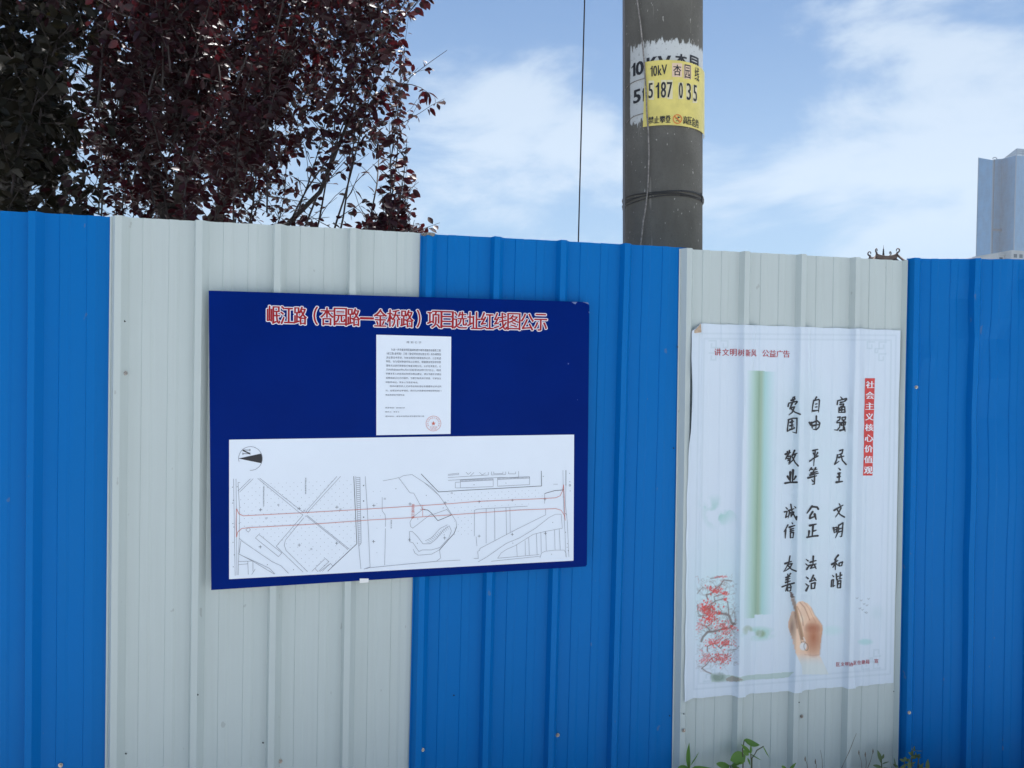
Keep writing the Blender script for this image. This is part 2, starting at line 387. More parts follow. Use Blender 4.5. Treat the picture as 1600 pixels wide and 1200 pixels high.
class Print:
    "flat shapes (a, b, lift); every added shape is lifted a hair above the one before"
    def __init__(s): s.V = []; s.F = []; s.k = 0
    def add(s, V2, F):
        o = len(s.V); l = (s.k % 60)*.000012; s.k += 1
        s.V += [(v[0], v[1], l) for v in V2]; s.F += [tuple(i+o for i in f) for f in F]
    def stroke(s, pts, w, taper=False, joint=6):
        pts = [np.array(p, float) for p in pts]; n = len(pts)
        ws = w if isinstance(w, (list, tuple)) else ([w]*n if not taper else [w*(1.0 if i == 0 else .82 if i < n-1 else .55) for i in range(n)])
        for i in range(n-1):
            d = pts[i+1]-pts[i]; L = np.hypot(*d)
            if L < 1e-9: continue
            nn = np.array([-d[1], d[0]])/L
            a, b = ws[i]/2, ws[i+1]/2
            s.add([pts[i]+nn*a, pts[i]-nn*a, pts[i+1]-nn*b, pts[i+1]+nn*b], [(0, 1, 2, 3)])
        if joint:
            for i in range(n):
                s.add([pts[i]+ws[i]/2*np.array([cos(2*pi*k/joint), sin(2*pi*k/joint)]) for k in range(joint)], [tuple(range(joint))])
    def build(s, name, mt, mapper, parent, step=None, **kw):
        bm = bmesh.new(); vs = [bm.verts.new(v) for v in s.V]
        for f in s.F:
            try: bm.faces.new([vs[i] for i in f])
            except ValueError: pass
        if step:
            a0 = min(v[0] for v in s.V); a1 = max(v[0] for v in s.V); x = math.floor(a0/step)*step+step
            while x < a1:
                bmesh.ops.bisect_plane(bm, geom=bm.verts[:]+bm.edges[:]+bm.faces[:], plane_co=(x, 0, 0), plane_no=(1, 0, 0), dist=1e-7); x += step
        bmesh.ops.triangulate(bm, faces=[f for f in bm.faces if len(f.verts) > 4])
        for v in bm.verts: v.co = Vector(mapper(v.co.x, v.co.y, v.co.z))
        o = bm_obj(name, bm, mt, **kw)
        if parent is not None:
            keep_world(o, parent)
        return o

# ------------------------------------------------------------------ notice board
BF = -.0350                           # its front face
cTL, cTR, cBR, cBL = [at_y(*q, BF)[[0, 2]] for q in ((326, 454), (921, 472), (917, 885), (330, 922))]
board = empty('notice_board', (float((cBL[0]+cBR[0])/2), -.026, float(cBL[1])), label='big navy blue notice board with red title and white road plan on the fence', category='notice board')
def kw_(o, par): keep_world(o, par); return o
def child(o, par, root):
    "sub-part: parent is a part whose own matrix_world is the identity"
    o.parent = par; o.matrix_parent_inverse = Matrix.Identity(4); return o
q = 0.0075
fr = [(cTL[0], BF, cTL[1]), (cTR[0]-.012, BF, cTR[1]), (cTR[0]-.004, BF, cTR[1]-.004), (cTR[0], BF, cTR[1]-.013), (cBR[0], BF, cBR[1]+.006), (cBR[0]-.004, BF, cBR[1]), (cBL[0], BF, cBL[1])]
bk = [(a, BF+q, b) for a, _, b in fr]; n = len(fr)
panel = kw_(mesh_obj('panel', fr, [tuple(range(n))[::-1]], M['navy']), board)
core = kw_(mesh_obj('foam_core', [(a, BF+.0006, b) for a, _, b in fr]+bk, [tuple(range(n, 2*n))]+[tuple(range(n))[::-1]]+[(i, (i+1) % n, n+(i+1) % n, n+i) for i in range(n)], M['foam']), board)
bmap = lambda lift: (lambda a, b, l: (a, BF-lift-l, b))
def bp_(px, py): p = at_y(px, py, BF-.0008); return np.array([p[0], p[2]])
def quad(name, pts, mt, lift, par):
    P = [bp_(*q) for q in pts]
    return kw_(mesh_obj(name, [(p[0], BF-lift, p[1]) for p in P], [(3, 2, 1, 0)], mt), par)
notice = quad('notice_sheet', [(588, 523), (705, 526), (704, 678), (588, 680)], M['paper'], .0008, board)
plan = quad('plan_sheet', [(358, 687), (897, 679), (896, 876), (358, 905)], M['paper'], .0008, board)
# title: heavy verticals and thin horizontals, each sign with a white outline
title = '岷江路（杏园路—金桥路）项目选址红线图公示'
x0, x1 = 417.0, 855.0; cell = (x1-x0)/len(title)
ytop = lambda x: 478+(x-416)*.0305+ (0)
ybot = lambda x: 506+(x-416)*.0255
for i, ch in enumerate(title):
    ax = x0+i*cell
    if ch in '（）':
        c0 = bp_(ax+(cell*.50 if ch == '（' else cell*.22), ybot(ax)); c1 = bp_(ax+(cell*.82 if ch == '（' else cell*.5), ytop(ax)-1)
    elif ch == '—':
        m_ = (ytop(ax)+ybot(ax))/2+1; c0 = bp_(ax-.5, m_+1.6); c1 = bp_(ax+cell+.5, m_-1.0)
    else:
        c0 = bp_(ax+.3, ybot(ax)); c1 = bp_(ax+cell-.3, ytop(ax))
    V, F = text_data(ch); h = c1[1]-c0[1]
    W_ = fit(V, c0[0], c1[0], c0[1], c1[1])
    outl = Print(); red = Print(); outl.k = i % 2*20; red.k = i % 2*20
    for an in range(12): outl.add(W_+np.array([.0040*cos(an*pi/6), .0028*sin(an*pi/6)]), F)
    for dx, dz in (((-.0011, 0), (0, 0), (.0011, 0)) if ch != '—' else ((0, .0004), (0, -.0004))): red.add(W_+np.array([dx, dz]), F)
    rc = red.build('title_character', M['redtitle'], bmap(.0016), board)
    child(outl.build('character_outline', M['whiteprint'], bmap(.0004), None), rc, board)
# notice text
NL = ['规 划 公 示',
      '　　为进一步完善淮阴区路网和提升城市道路综合服务工程',
      '（岷江路-金桥路）工程《建设项目选址意见书》将办理规划',
      '选址意见书手续，为依法规范行政审批的公开、公正和透',
      '明性，也为规划审查听取公众意见，根据建设项目规划管',
      '理有关法定行政审批行审查流程公示。公示征求意见，公',
      '示时间自2020年6月23日起至2020年7月7日止。相关',
      '利害关系人对此选址有异议提出建议，请以书面形式提出',
      '逾期或超过公示时限的，为便于联系进行核查，可来信注',
      '明联系地址，联系人及联系电话。',
      '　　相关利害关系人对该项目规划选址有重要异议听证的',
      '利，在提出听证申请后，我们公示结果前向规划审批部门',
      '审批局提出书面申请。']
tx = Print()
def line_px(body, x0, x1, yc, h, pr=None):
    V, F = text_data(body)
    if not len(V): return
    a = bp_(x0, yc+h/2); b = bp_(x1, yc-h/2); (pr or tx).add(fit(V, a[0], b[0], a[1], b[1]), F)
def nx_(cx, cy): return 580+cx/7.27, 520+cy/7.27
for i, l in enumerate(NL):
    cy = [108, 196, 240, 286, 330, 377, 422, 468, 516, 563, 608, 658, 706][i]
    xa = [400, 225, 175, 172, 170, 168, 167, 166, 165, 164, 210, 162, 162][i]
    xb = [570, 790, 792, 792, 792, 794, 794, 794, 794, 535, 796, 796, 385][i]
    p, r_ = nx_(xa, cy), nx_(xb, cy)
    line_px(l.strip('　'), p[0], r_[0], p[1], 2.35 if i else 2.9)
for l, xa, xb, cy in (('联系电话：80400329', 160, 380, 852), ('联系人：张女士', 160, 320, 898), ('通讯地址：淮安市淮阴区城市展览馆三楼', 160, 602, 948)):
    p, r_ = nx_(xa, cy), nx_(xb, cy); line_px(l, p[0], r_[0], p[1], 2.2)
child(tx.build('notice_lettering', M['notice_ink'], bmap(.0013), None, kind='stuff'), notice, board)
seal = Print(); cx, cy = nx_(707, 1030)
cc = bp_(cx, cy); rs = abs(bp_(cx+11.6, cy)[0]-cc[0])
seal.stroke([cc+rs*np.array([cos(t*pi/16), sin(t*pi/16)]) for t in range(33)], .0011, joint=0)
st = [cc+rs*(.32 if k % 2 == 0 else .13)*np.array([sin(k*pi/5), cos(k*pi/5)]) for k in range(10)]
seal.add([cc]+st, [(0, k+1, (k+1) % 10+1) for k in range(10)])
for k in range(12):
    an = pi*(1.12-1.24*k/11); V, F = text_data('淮安市淮阴区行政审批局章'[k]); V = fit(V, -.0021, .0021, -.0021, .0021)
    ca, sa_ = cos(an-pi/2), sin(an-pi/2); V = V @ np.array([[ca, sa_], [-sa_, ca]])+cc+rs*.76*np.array([cos(an), sin(an)]); seal.add(V, F)
for body, dy, w_ in (('专用章', -.48, .55), ('（城建）', -.74, .5)):
    V, F = text_data(body); seal.add(fit(V, cc[0]-rs*w_, cc[0]+rs*w_, cc[1]+rs*dy-.0018, cc[1]+rs*dy+.0018), F)
child(seal.build('red_seal', M['linered'], bmap(.0013), None, kind='stuff'), notice, board)
# plan linework
PL = {}
def A5(p): return bp_(355+p[0]/5.218, 680+p[1]/5.218)
def B6(p): return bp_(540+p[0]/5.218, 680+p[1]/5.218)
def C7(p): return bp_(700+p[0]/5.712, 680+p[1]/5.712)
thin, dark, rd = Print(), Print(), Print()
LA = [[(52,355),(65,1145)],[(72,355),(80,1140)],[(105,385),(88,385),(101,600),(98,830),(90,1140)],[(190,355),(88,455)],[(212,355),(100,465)],
 [(248,352),(600,640),(618,650)],[(265,350),(625,632)],[(640,655),(985,932)],[(650,652),(998,930)],[(895,335),(650,612),(640,632)],[(925,335),(668,615),(652,640)],
 [(618,650),(400,905),(450,955),(618,1115)],[(625,672),(475,855),(465,895),(480,940),(655,1112)],[(258,808),(445,960),(418,990),(230,838),(258,808)],
 [(172,752),(190,770),(172,790),(152,772),(172,752)],[(98,840),(130,870),(365,1030),(440,1065),(500,1125)],[(90,965),(150,995),(270,1050),(345,1085),(388,1130)],
 [(112,860),(98,960)],[(90,965),(210,1028),(330,1100),(385,1132)],[(90,1030),(210,1025)],[(92,1055),(168,1048)],[(168,1025),(172,1135)],[(210,1025),(210,1110)],[(228,1092),(200,1135)],
 [(1048,335),(1072,900),(1090,1090)],[(1082,340),(1092,880),(1075,900)],[(1125,335),(1142,600),(1165,1075),(1115,1090)],[(745,1110),(830,1030),(800,1005),(715,1085),(740,1112)],
 [(775,1110),(842,1045),(862,1068)],[(690,1110),(715,1085)],[(755,1112),(835,1050)]]
LB = [[(298,505),(298,615),(322,650),(325,690),(325,745)],[(325,760),(318,1060)],[(305,372),(395,355),(435,345)],
 [(435,350),(470,330),(540,320),(640,385),(760,490),(800,545),(860,640),(900,700),(905,745),(885,800),(765,935),(700,970),(590,978),(565,960),(550,928)],
 [(435,350),(525,470),(555,472),(628,605)],[(628,605),(545,670),(525,710),(530,745),(548,757),(693,645)],[(693,645),(715,645),(825,605),(862,650)],
 [(520,785),(545,785),(585,825),(630,885),(690,885),(740,845),(800,770),(845,738),(862,780),(840,840),(770,915),(700,935),(625,935),(597,948),(548,875),(525,870),(520,785)],
 [(650,860),(700,835),(770,760),(830,730)],[(765,935),(775,1000),(740,1028),(380,1062),(200,1080),(150,1090)],[(740,1028),(935,1018)],[(640,385),(700,425),(770,500)]]
LC = [[(0,350),(95,338),(95,350),(0,358)],[(160,330),(180,350),(205,330)],[(232,332),(200,362)],[(280,330),(305,355),(335,335)],[(0,378),(360,355),(360,330)],
 [(388,325),(388,355),(515,350),(515,325)],[(408,325),(408,345),(490,342),(490,325)],[(540,325),(540,345),(603,345),(603,325)],[(630,320),(630,378)],[(0,403),(420,378),(630,378)],
 [(110,400),(403,388),(403,458),(110,470),(110,400)],[(110,415),(403,400)],[(110,418),(65,420),(65,470),(110,470)],[(442,382),(728,370),(728,440),(442,455),(442,382)],[(442,395),(728,382)],
 [(862,520),(862,610)],[(940,437),(980,437)],[(235,900),(235,670),(260,660),(710,633)],[(250,905),(258,990)],[(340,655),(340,965)],[(415,652),(418,945)],[(517,647),(522,885)],[(552,647),(555,865)],
 [(870,660),(872,710),(600,845),(285,1010),(280,1030),(265,1035),(270,1100),(228,1100)],
 [(268,1130),(340,1090),(520,965),(640,915),(780,830),(900,735),(960,705),(1010,705),(1020,830),(860,860),(760,885),(600,985),(520,1020),(475,1050),(442,1098),(815,1065)],
 [(385,1125),(820,1080)],[(820,1095),(835,1050),(870,1035),(960,1025),(1035,1025),(1052,1050),(1055,1090)],[(612,980),(617,1080)],[(688,940),(690,1072)],[(720,915),(725,1070)],[(788,880),(795,1065)],
 [(828,865),(832,1045)],[(872,858),(877,1030)],[(950,845),(955,1022)],[(992,838),(1002,1022)],[(1025,312),(1030,600),(1045,900),(1052,1085)],[(1052,450),(1048,620),(1065,780),(1078,1085)]]
for L, f in ((LA, A5), (LB, B6), (LC, C7)):
    for pl in L: thin.stroke([f(p) for p in pl], .0011, joint=0)
for pl, f in (([(1032,335),(1057,885),(820,1108)], A5), ([(628,605),(670,610),(700,635),(752,697),(865,650)], B6), ([(615,315),(757,462),(835,458)], B6), ([(0,500),(835,453),(832,318)], C7),
              ([(1052,312),(1052,450)], C7), ([(862,520),(950,495),(1035,487)], C7), ([(905,745),(885,800),(765,935)], B6)):
    dark.stroke([f(p) for p in pl], .0017, joint=0)
for k in range(34):
    y = 345+k*16.2; xo = (y-340)*.04; thin.stroke([A5((1052+xo, y)), A5((1080+xo*.35, y))], .0011, joint=0)
for k in range(13):
    t = k/12; thin.stroke([B6((660+165*t, 870-128*t**.9)), B6((685+155*t, 880-112*t))], .0008, joint=0)
for k in range(24): thin.stroke([C7((118+k*12, 402-k*.5)), C7((118+k*12, 413-k*.55))], .0011, joint=0); thin.stroke([C7((448+k*12, 382-k*.5)), C7((448+k*12, 393-k*.55))], .0011, joint=0)
for cs, f in ((((273,607),(587,597),(895,586),(270,910),(587,895),(893,880)), A5), (((230,573),(228,867),(525,560),(520,853),(811,550),(807,837)), B6), (((278,593),(573,580),(865,570),(277,900),(573,885),(868,875)), C7)):
    for x, y in cs: dark.stroke([f((x-13, y)), f((x+13, y))], .0011, joint=0); dark.stroke([f((x, y-13)), f((x, y+13))], .0011, joint=0)
def inside(p, poly):
    c = False; j = len(poly)-1
    for i in range(len(poly)):
        if (poly[i][1] > p[1]) != (poly[j][1] > p[1]) and p[0] < (poly[j][0]-poly[i][0])*(p[1]-poly[i][1])/(poly[j][1]-poly[i][1])+poly[i][0]: c = not c
        j = i
    return c
def dots(poly, f, dx, dy, sl_=-.035, r=.0011):
    xs_ = [p[0] for p in poly]; ys_ = [p[1] for p in poly]; j = 0; y = min(ys_)
    while y < max(ys_)+40:
        x = min(xs_)+(dx/2 if j % 2 else 0)
        while x < max(xs_):
            p = (x, y+sl_*(x-min(xs_)))
            if inside(p, poly): c_ = f(p); thin.add([c_+r*np.array([cos(k*pi/2), sin(k*pi/2)]) for k in range(4)], [(0, 1, 2, 3)])
            x += dx
        y += dy; j += 1
dots([(110,480),(215,370),(1025,340),(1050,880),(850,1070),(660,1100),(480,930),(470,860),(400,900),(250,800),(110,740)], A5, 62, 31)
dots([(0,520),(830,475),(850,550),(0,600)], C7, 60, 27, -.05); dots([(0,625),(740,590),(740,620),(230,650),(210,900),(50,900),(60,700)], C7, 60, 30, -.05)
dots([(195,360),(290,400),(280,1000),(220,1020)], B6, 60, 100)
for x, y in ((1112,410),(1112,536),(1112,668)): c_ = A5((x, y)); dark.add([c_+.0021*np.array([cos(k*pi/3), sin(k*pi/3)]) for k in range(6)], [tuple(range(6))])
for L, f in ((((657,490),(795,592),(588,682),(585,880),(803,812),(410,436)), B6), (((232,442),(517,427),(350,587),(935,778),(578,963),(925,1062),(1030,551),(850,367),(1085,340),(1087,415),(1090,497),(1048,865),(1065,968),(1063,1000),(1072,1030),(1050,700),(1058,710)), C7), (((43,423),(45,553),(47,720),(55,748),(48,873),(57,975),(50,1073),(50,530),(98,718),(82,420),(328,1055),(541,1096)), A5)):
    for p in L: c_ = f(p); dark.add([c_+.0013*np.array([cos(k*pi/3), sin(k*pi/3)]) for k in range(6)], [tuple(range(6))])
c_ = C7((1087, 447)); dark.stroke([c_+.003*np.array([cos(k*pi/4), sin(k*pi/4)]) for k in range(9)], .0012, joint=0)
def vtext(body, f, x, y0, y1, w, pr):
    V, F = text_data(body); V = np.stack([V[:, 1], -V[:, 0]], 1) if False else np.stack([V[:, 1], -V[:, 0]], 1)
    a = f((x-w/2, y1)); b = f((x+w/2, y0)); pr.add(fit(V, a[0], b[0], a[1], b[1]), F)
vtext('淮阴区杏园社区居委会', A5, 298, 415, 577, 11, dark); vtext('杏园社区居委会', A5, 640, 345, 480, 11, dark); vtext('杏园小区', B6, 372, 690, 762, 11, dark)
vtext('规划岷江路', B6, 549, 560, 680, 26, rd)
for x, y, f in ((417,568,A5),(318,678,A5),(686,928,A5),(923,604,A5),(628,615,A5),(865,472,B6),(320,518,B6)):
    V, F = text_data('田'); a = f((x-7, y+7)); b = f((x+7, y-7)); thin.add(fit(V, a[0], b[0], a[1], b[1]), F)
rp = [A5(p) for p in [(78,600),(95,640),(130,657),(600,633),(1174,600)]]+[B6(p) for p in [(550,578)]]+[C7(p) for p in [(0,612),(280,590),(860,565),(960,558),(1000,540),(1022,495),(1030,440)]]
rp2 = [A5(p) for p in [(78,830),(85,790),(120,760),(200,752),(700,725),(1174,690)]]+[B6(p) for p in [(530,672)]]+[C7(p) for p in [(0,712),(250,695),(620,668),(960,655),(1010,670),(1040,720),(1045,760)]]
rd.stroke(rp, .0014, joint=0); rd.stroke(rp2, .0014, joint=0); rd.stroke([C7(p) for p in [(1030,440),(1040,620),(1042,740)]], .0014, joint=0); rd.stroke([A5(p) for p in [(76,600),(72,720),(76,830)]], .0012, joint=0)
rd.stroke([B6((628,570)), B6((628,665))], .0010, joint=0); rd.stroke([B6((605,603)), B6((648,603))], .0010, joint=0)
# north point, laid on its side
ink = Print(); ang_ = [radians_ for radians_ in [R_(a) for a in range(195, -100, -12)]]
thin2 = [A5((190+97*cos(a), 190-97*sin(a))) for a in ang_]; thin.stroke(thin2, .0013, joint=0)
ink.add([A5(p) for p in [(92,190),(275,150),(285,170),(288,190),(285,210),(278,228)]], [(0, 1, 2), (0, 2, 3), (0, 3, 4), (0, 4, 5)])
ink.stroke([A5((128,121)), A5((186,121))], .0016, joint=0); ink.stroke([A5((128,124)), A5((183,149))], .0036, joint=0); ink.stroke([A5((128,151)), A5((186,151))], .0016, joint=0)
for x, y in ((128,121),(186,121),(186,151),(128,151)): ink.stroke([A5((x, y-9)), A5((x, y+9))], .0016, joint=0)
child(thin.build('plan_linework', M['line'], bmap(.0013), None, kind='stuff'), plan, board); child(dark.build('plan_boundary_lines', M['linedark'], bmap(.0015), None, kind='stuff'), plan, board)
child(rd.build('red_route_lines', M['linered'], bmap(.0022), None, kind='stuff'), plan, board); child(ink.build('north_arrow', M['ink'], bmap(.0014), None), plan, board)
P = [bp_(*q) for q in ((562, 904), (576, 904), (576, 910), (562, 911))]
kw_(mesh_obj('tape_strip', [(p[0], BF-.0005, p[1]) for p in P], [(3, 2, 1, 0)], M['tape']), board)
for pts_ in ([(893, 472), (902, 471.6), (899, 475.5), (896, 474)], [(910, 471.8), (919, 472.6), (920.5, 476), (915, 473.5)], [(887.4, 567), (889, 567.6), (888.6, 569.6), (887.2, 569)], [(901.8, 624), (903, 624.4), (902.8, 625.8)], [(919.5, 487), (921, 487), (920.8, 490)]):
    P = [bp_(*q) for q in pts_]; kw_(mesh_obj('chipped_spot', [(p[0], BF-.0004, p[1]) for p in P], [tuple(range(len(P)))[::-1]], M['chip']), board)

# ------------------------------------------------------------------ poster on the right pale sheet
pTL, pTR, pBR, pBL = [at_y(*q, -.004)[[0, 2]] for q in ((1075.5, 505), (1406, 516), (1396, 1067), (1064, 1092))]
STEP = .0021
def xs_of(z): return xw2b+(xw2t-xw2b)*z/H_TOP
PU = np.linspace(-.02, .92, 1900)
PP = np.array([prof(s) if s > 0 else 0 for s in PU]); ker = np.hanning(27); ker /= ker.sum(); PQ = np.where(PU > A_+T_, (PU % .225-(A_+T_)), 9.); PQ = np.where((PQ >= 0) & (PQ < .042) & (PU < .88), HR*(1-PQ/.042), 0); PP = np.maximum(PP, PQ); PS = np.convolve(PP, ker, 'same')
PS = np.maximum(PS, PP)
def poster_out(u, z):
    "how far the paper stands out from the fence plane"
    s = u-xs_of(z); o = np.interp(s, PU, PS)
    w = .0030*np.sin(23*u+2*z)*np.sin(5.1*z+3*u)+.0010*np.sin(61*u+7*z+2*np.sin(9*z))
    tent = .0075*np.exp(-((u-(xs_of(z)+.285-.028*(1.66-z)/.3))/.007)**2)*np.clip((z-1.47)/.10, 0, 1)   # loose fold under the top edge
    tent2 = .0045*np.exp(-((s-.235)/.006)**2)*np.clip((1.62-z)/.2, 0, 1)*np.clip((z-1.2)/.2, 0, 1)
    tent3 = .0045*np.exp(-((s-.51-.05*(1.5-z))/.006)**2)*np.clip((z-1.38)/.1, 0, 1)
    low = 0
    for c0 in (.225, .262, .452, .488, .678, .712):
        low = low+.006*np.exp(-((s-c0)/(.004+.012*np.clip((z-.35)/.12, 0, 1)))**2)*np.clip((.43-z)/.10, 0, 1)
    edge = .010*np.exp(-((u-pTL[0])/.014)**2)*np.exp(-((z-1.42)/.16)**2)
    return .0048+o+np.maximum(w, -.0008)+tent+tent2+tent3+low+edge
NXp, NZp = int((pTR[0]-pBL[0])/STEP)+1, int((pTL[1]-pBR[1])/STEP)+1
aa, bb = np.meshgrid(np.linspace(0, 1, NXp), np.linspace(0, 1, NZp))
U = (pTL[0]*(1-aa)+pTR[0]*aa)*bb+(pBL[0]*(1-aa)+pBR[0]*aa)*(1-bb)
Z = (pTL[1]*(1-aa)+pTR[1]*aa)*bb+(pBL[1]*(1-aa)+pBR[1]*aa)*(1-bb)
U = U+(1-aa)**12*(.006*np.exp(-((Z-1.40)/.10)**2)-.004*np.exp(-((Z-1.0)/.2)**2)+.0012*np.sin(Z*40))
Z = Z+(bb**30)*.0008*np.sin(U*60)+((1-bb)**40)*.0007*np.sin(U*47)
Y = -poster_out(U, Z)
# photograph coordinates of every grid point, to lay the print out
def project(u, y, z):
    d = np.stack([u-CAM[0], y-CAM[1]+0*u, z-CAM[2]], -1); w = d @ FW
    return 800+FPX*(d @ RT)/w, 600-FPX*(d @ UP)/w
X_, Y_ = project(U, Y, Z)
rs_ = np.random.RandomState(4)
def vnoise(x, y, sc, seed):
    g = np.random.RandomState(seed).rand(64, 64); x = x/sc; y = y/sc
    xi = np.floor(x).astype(int); yi = np.floor(y).astype(int); fx = x-xi; fy = y-yi; fx = fx*fx*(3-2*fx); fy = fy*fy*(3-2*fy)
    g_ = lambda a, b: g[a % 64, b % 64]
    return (g_(xi, yi)*(1-fx)+g_(xi+1, yi)*fx)*(1-fy)+(g_(xi, yi+1)*(1-fx)+g_(xi+1, yi+1)*fx)*fy
def fbm(x, y, sc, seed): return sum(vnoise(x, y, sc/2**k, seed+k)*.5**(k+1) for k in range(4))/.9375
def lin(c): c = np.array(c)/255.; return np.where(c <= .04045, c/12.92, ((c+.055)/1.055)**2.4)
PAPER = np.array([.67, .75, .83]); LIGHT = lin((186, 207, 231))/PAPER    # photograph tone of plain paper here
COL = np.ones(U.shape+(3,))*PAPER
def pcol(c): return np.clip(lin(c)/LIGHT, .005, .95)
def blend(mask, c):
    global COL
    m = np.clip(mask, 0, 1)[..., None]; COL = COL*(1-m)+pcol(c)*m
def ell(cx, cy, rx, ry, soft=1.): return np.clip((1-np.sqrt(((X_-cx)/rx)**2+((Y_-cy)/ry)**2))*soft, 0, 1)
def seg_mask(pts, w, soft=.6):
    m = np.zeros(X_.shape)
    for (ax, ay), (bx, by) in zip(pts[:-1], pts[1:]):
        sl2 = (slice(None), slice(None)); dx, dy = bx-ax, by-ay; L = dx*dx+dy*dy+1e-9
        x0_, x1_ = min(ax, bx)-w-2, max(ax, bx)+w+2; y0_, y1_ = min(ay, by)-w-2, max(ay, by)+w+2
        sel = (X_ > x0_) & (X_ < x1_) & (Y_ > y0_) & (Y_ < y1_)
        xx, yy = X_[sel], Y_[sel]; t = np.clip(((xx-ax)*dx+(yy-ay)*dy)/L, 0, 1)
        d = np.hypot(xx-ax-t*dx, yy-ay-t*dy); m[sel] = np.maximum(m[sel], np.clip((w/2+soft-d)/(soft*2), 0, 1))
    return m
def poly_mask(poly):
    c = np.zeros(X_.shape, bool); j = len(poly)-1
    for i in range(len(poly)):
        (xi, yi), (xj, yj) = poly[i], poly[j]
        if yi != yj: c ^= ((yi > Y_) != (yj > Y_)) & (X_ < (xj-xi)*(Y_-yi)/(yj-yi)+xi)
        j = i
    return c.astype(float)
fb = fbm(X_, Y_, 60, 11); fb2 = fbm(X_, Y_, 18, 31)
blend(ell(1270, 830, 110, 260)*.55*fb, (165, 205, 215)); blend(ell(1130, 930, 90, 130)*.5, (170, 210, 225)); blend(ell(1240, 640, 60, 90)*.25, (170, 200, 215))
blend((fb > .5)*ell(1125, 790, 38, 34, 2.)*.45*np.clip((fb2-.35)*4, 0, 1), (135, 190, 195)); blend(ell(1118, 800, 24, 30, 1.5)*np.clip((fb2-.45)*6, 0, 1)*.5, (120, 180, 180))
blend(ell(1185, 990, 32, 13, 2.)*np.clip((fb2-.35)*5, 0, 1)*.75, (140, 190, 190)); blend(ell(1168, 985, 9, 9, 2.)*.8*np.clip((fb2-.3)*4, 0, 1), (130, 150, 110)); blend(ell(1188, 990, 10, 7, 2.)*.8*np.clip((fb2-.3)*4, 0, 1), (120, 145, 110))
blend(ell(1352, 1003, 14, 6, 2.)*.6, (140, 195, 205)); blend(ell(1300, 985, 22, 10, 1.5)*.4, (160, 205, 215)); blend(ell(1370, 965, 14, 26, 1.)*.35*fb2, (130, 180, 190))
# tall green band
sh = (Y_-580)*.0135; xx = X_+sh
prf = np.interp(xx, [1166, 1173, 1180, 1186, 1190, 1196, 1200, 1215], [0, .45, .85, 1., 1., .75, .62, 0])
inb = ((Y_ > 579+(X_-1170)*.04) & (Y_ < np.where(xx < 1184, 966, 960))).astype(float)
cr = np.stack([np.interp(xx, [1166, 1178, 1186, 1190, 1196, 1215], v) for v in ([160, 143, 124, 134, 128, 158], [206, 187, 160, 166, 186, 204], [208, 176, 142, 148, 190, 220])], -1)
m = (prf*inb*.9)[..., None]; COL = COL*(1-m)+np.clip(np.where(cr/255 <= .04045, cr/255/12.92, ((cr/255+.055)/1.055)**2.4)/LIGHT, 0, .95)*m
# faint frame and key-pattern corners
def bil(a, b): return ((1093+(1400-1093)*a)-b*9-(0), (521+(524-521)*a)*(1-b)+(1077+(1053-1077)*a)*b)
for e in (0., .024):
    r_ = [bil(e, e*.6), bil(1-e, e*.6), bil(1-e, 1-e*.6), bil(e, 1-e*.6), bil(e, e*.6)]
    blend(seg_mask(r_, 2.6, 1.)*.2, (130, 160, 180))
for ca_, cb_ in ((0, 0), (1, 0), (0, 1), (1, 1)):
    for k, (i0, j0, s_) in enumerate(((.05, .02, .035), (.11, .02, .035), (.05, .055, .035), (.085, .04, .02))):
        f_ = lambda i, j: bil(i if ca_ == 0 else 1-i, j if cb_ == 0 else 1-j)
        blend(seg_mask([f_(i0, j0), f_(i0+s_, j0), f_(i0+s_, j0+s_*.55), f_(i0+s_*.35, j0+s_*.55), f_(i0+s_*.35, j0+s_*.25)], 2.0, .9)*.25, (120, 155, 170))
# blossom tree print (traced at 6.31 px per photograph px, origin 1080, 880)
def K(*p): return [(1080+a/6.314, 880+b/6.314) for a, b in p]
blend(ell(1118, 960, 40, 80)*.5, (175, 215, 228))
for pts, w in ((K((100,770),(115,730),(160,680),(240,670),(300,650),(350,640)), 3.), (K((430,600),(400,590),(375,520),(340,500),(260,495)), 3.4), (K((410,610),(380,640)), 3.), (K((70,520),(90,525),(150,510)), 1.6),
              (K((160,350),(150,310),(200,300),(240,250),(290,215),(320,165),(400,175)), 1.9), (K((190,150),(240,145),(300,130)), 1.3), (K((150,620),(180,660)), 2.2), (K((60,420),(70,500),(100,520)), 1.2), (K((190,410),(240,370),(330,350)), 1.3),
              (K((240,400),(225,330),(330,300)), 1.3), (K((360,380),(370,500)), 1.6), (K((430,480),(435,580),(410,600)), 1.2), (K((160,870),(160,820),(230,790),(290,840),(320,800),(400,810)), 1.8), (K((100,1040),(150,1000),(200,940),(280,900)), 1.2),
              (K((110,1040),(150,1070),(200,1090)), 1.6), (K((360,860),(440,850),(470,820)), 1.0), (K((100,600),(130,625)), 1.0), (K((300,600),(330,640)), 1.4), (K((60,300),(110,240),(150,250)), .9), (K((280,440),(300,470),(300,500)), .9)):
    blend(seg_mask(pts, w*1.1+.1, .6)*.8, (98, 84, 80))
rr = random.Random(8)
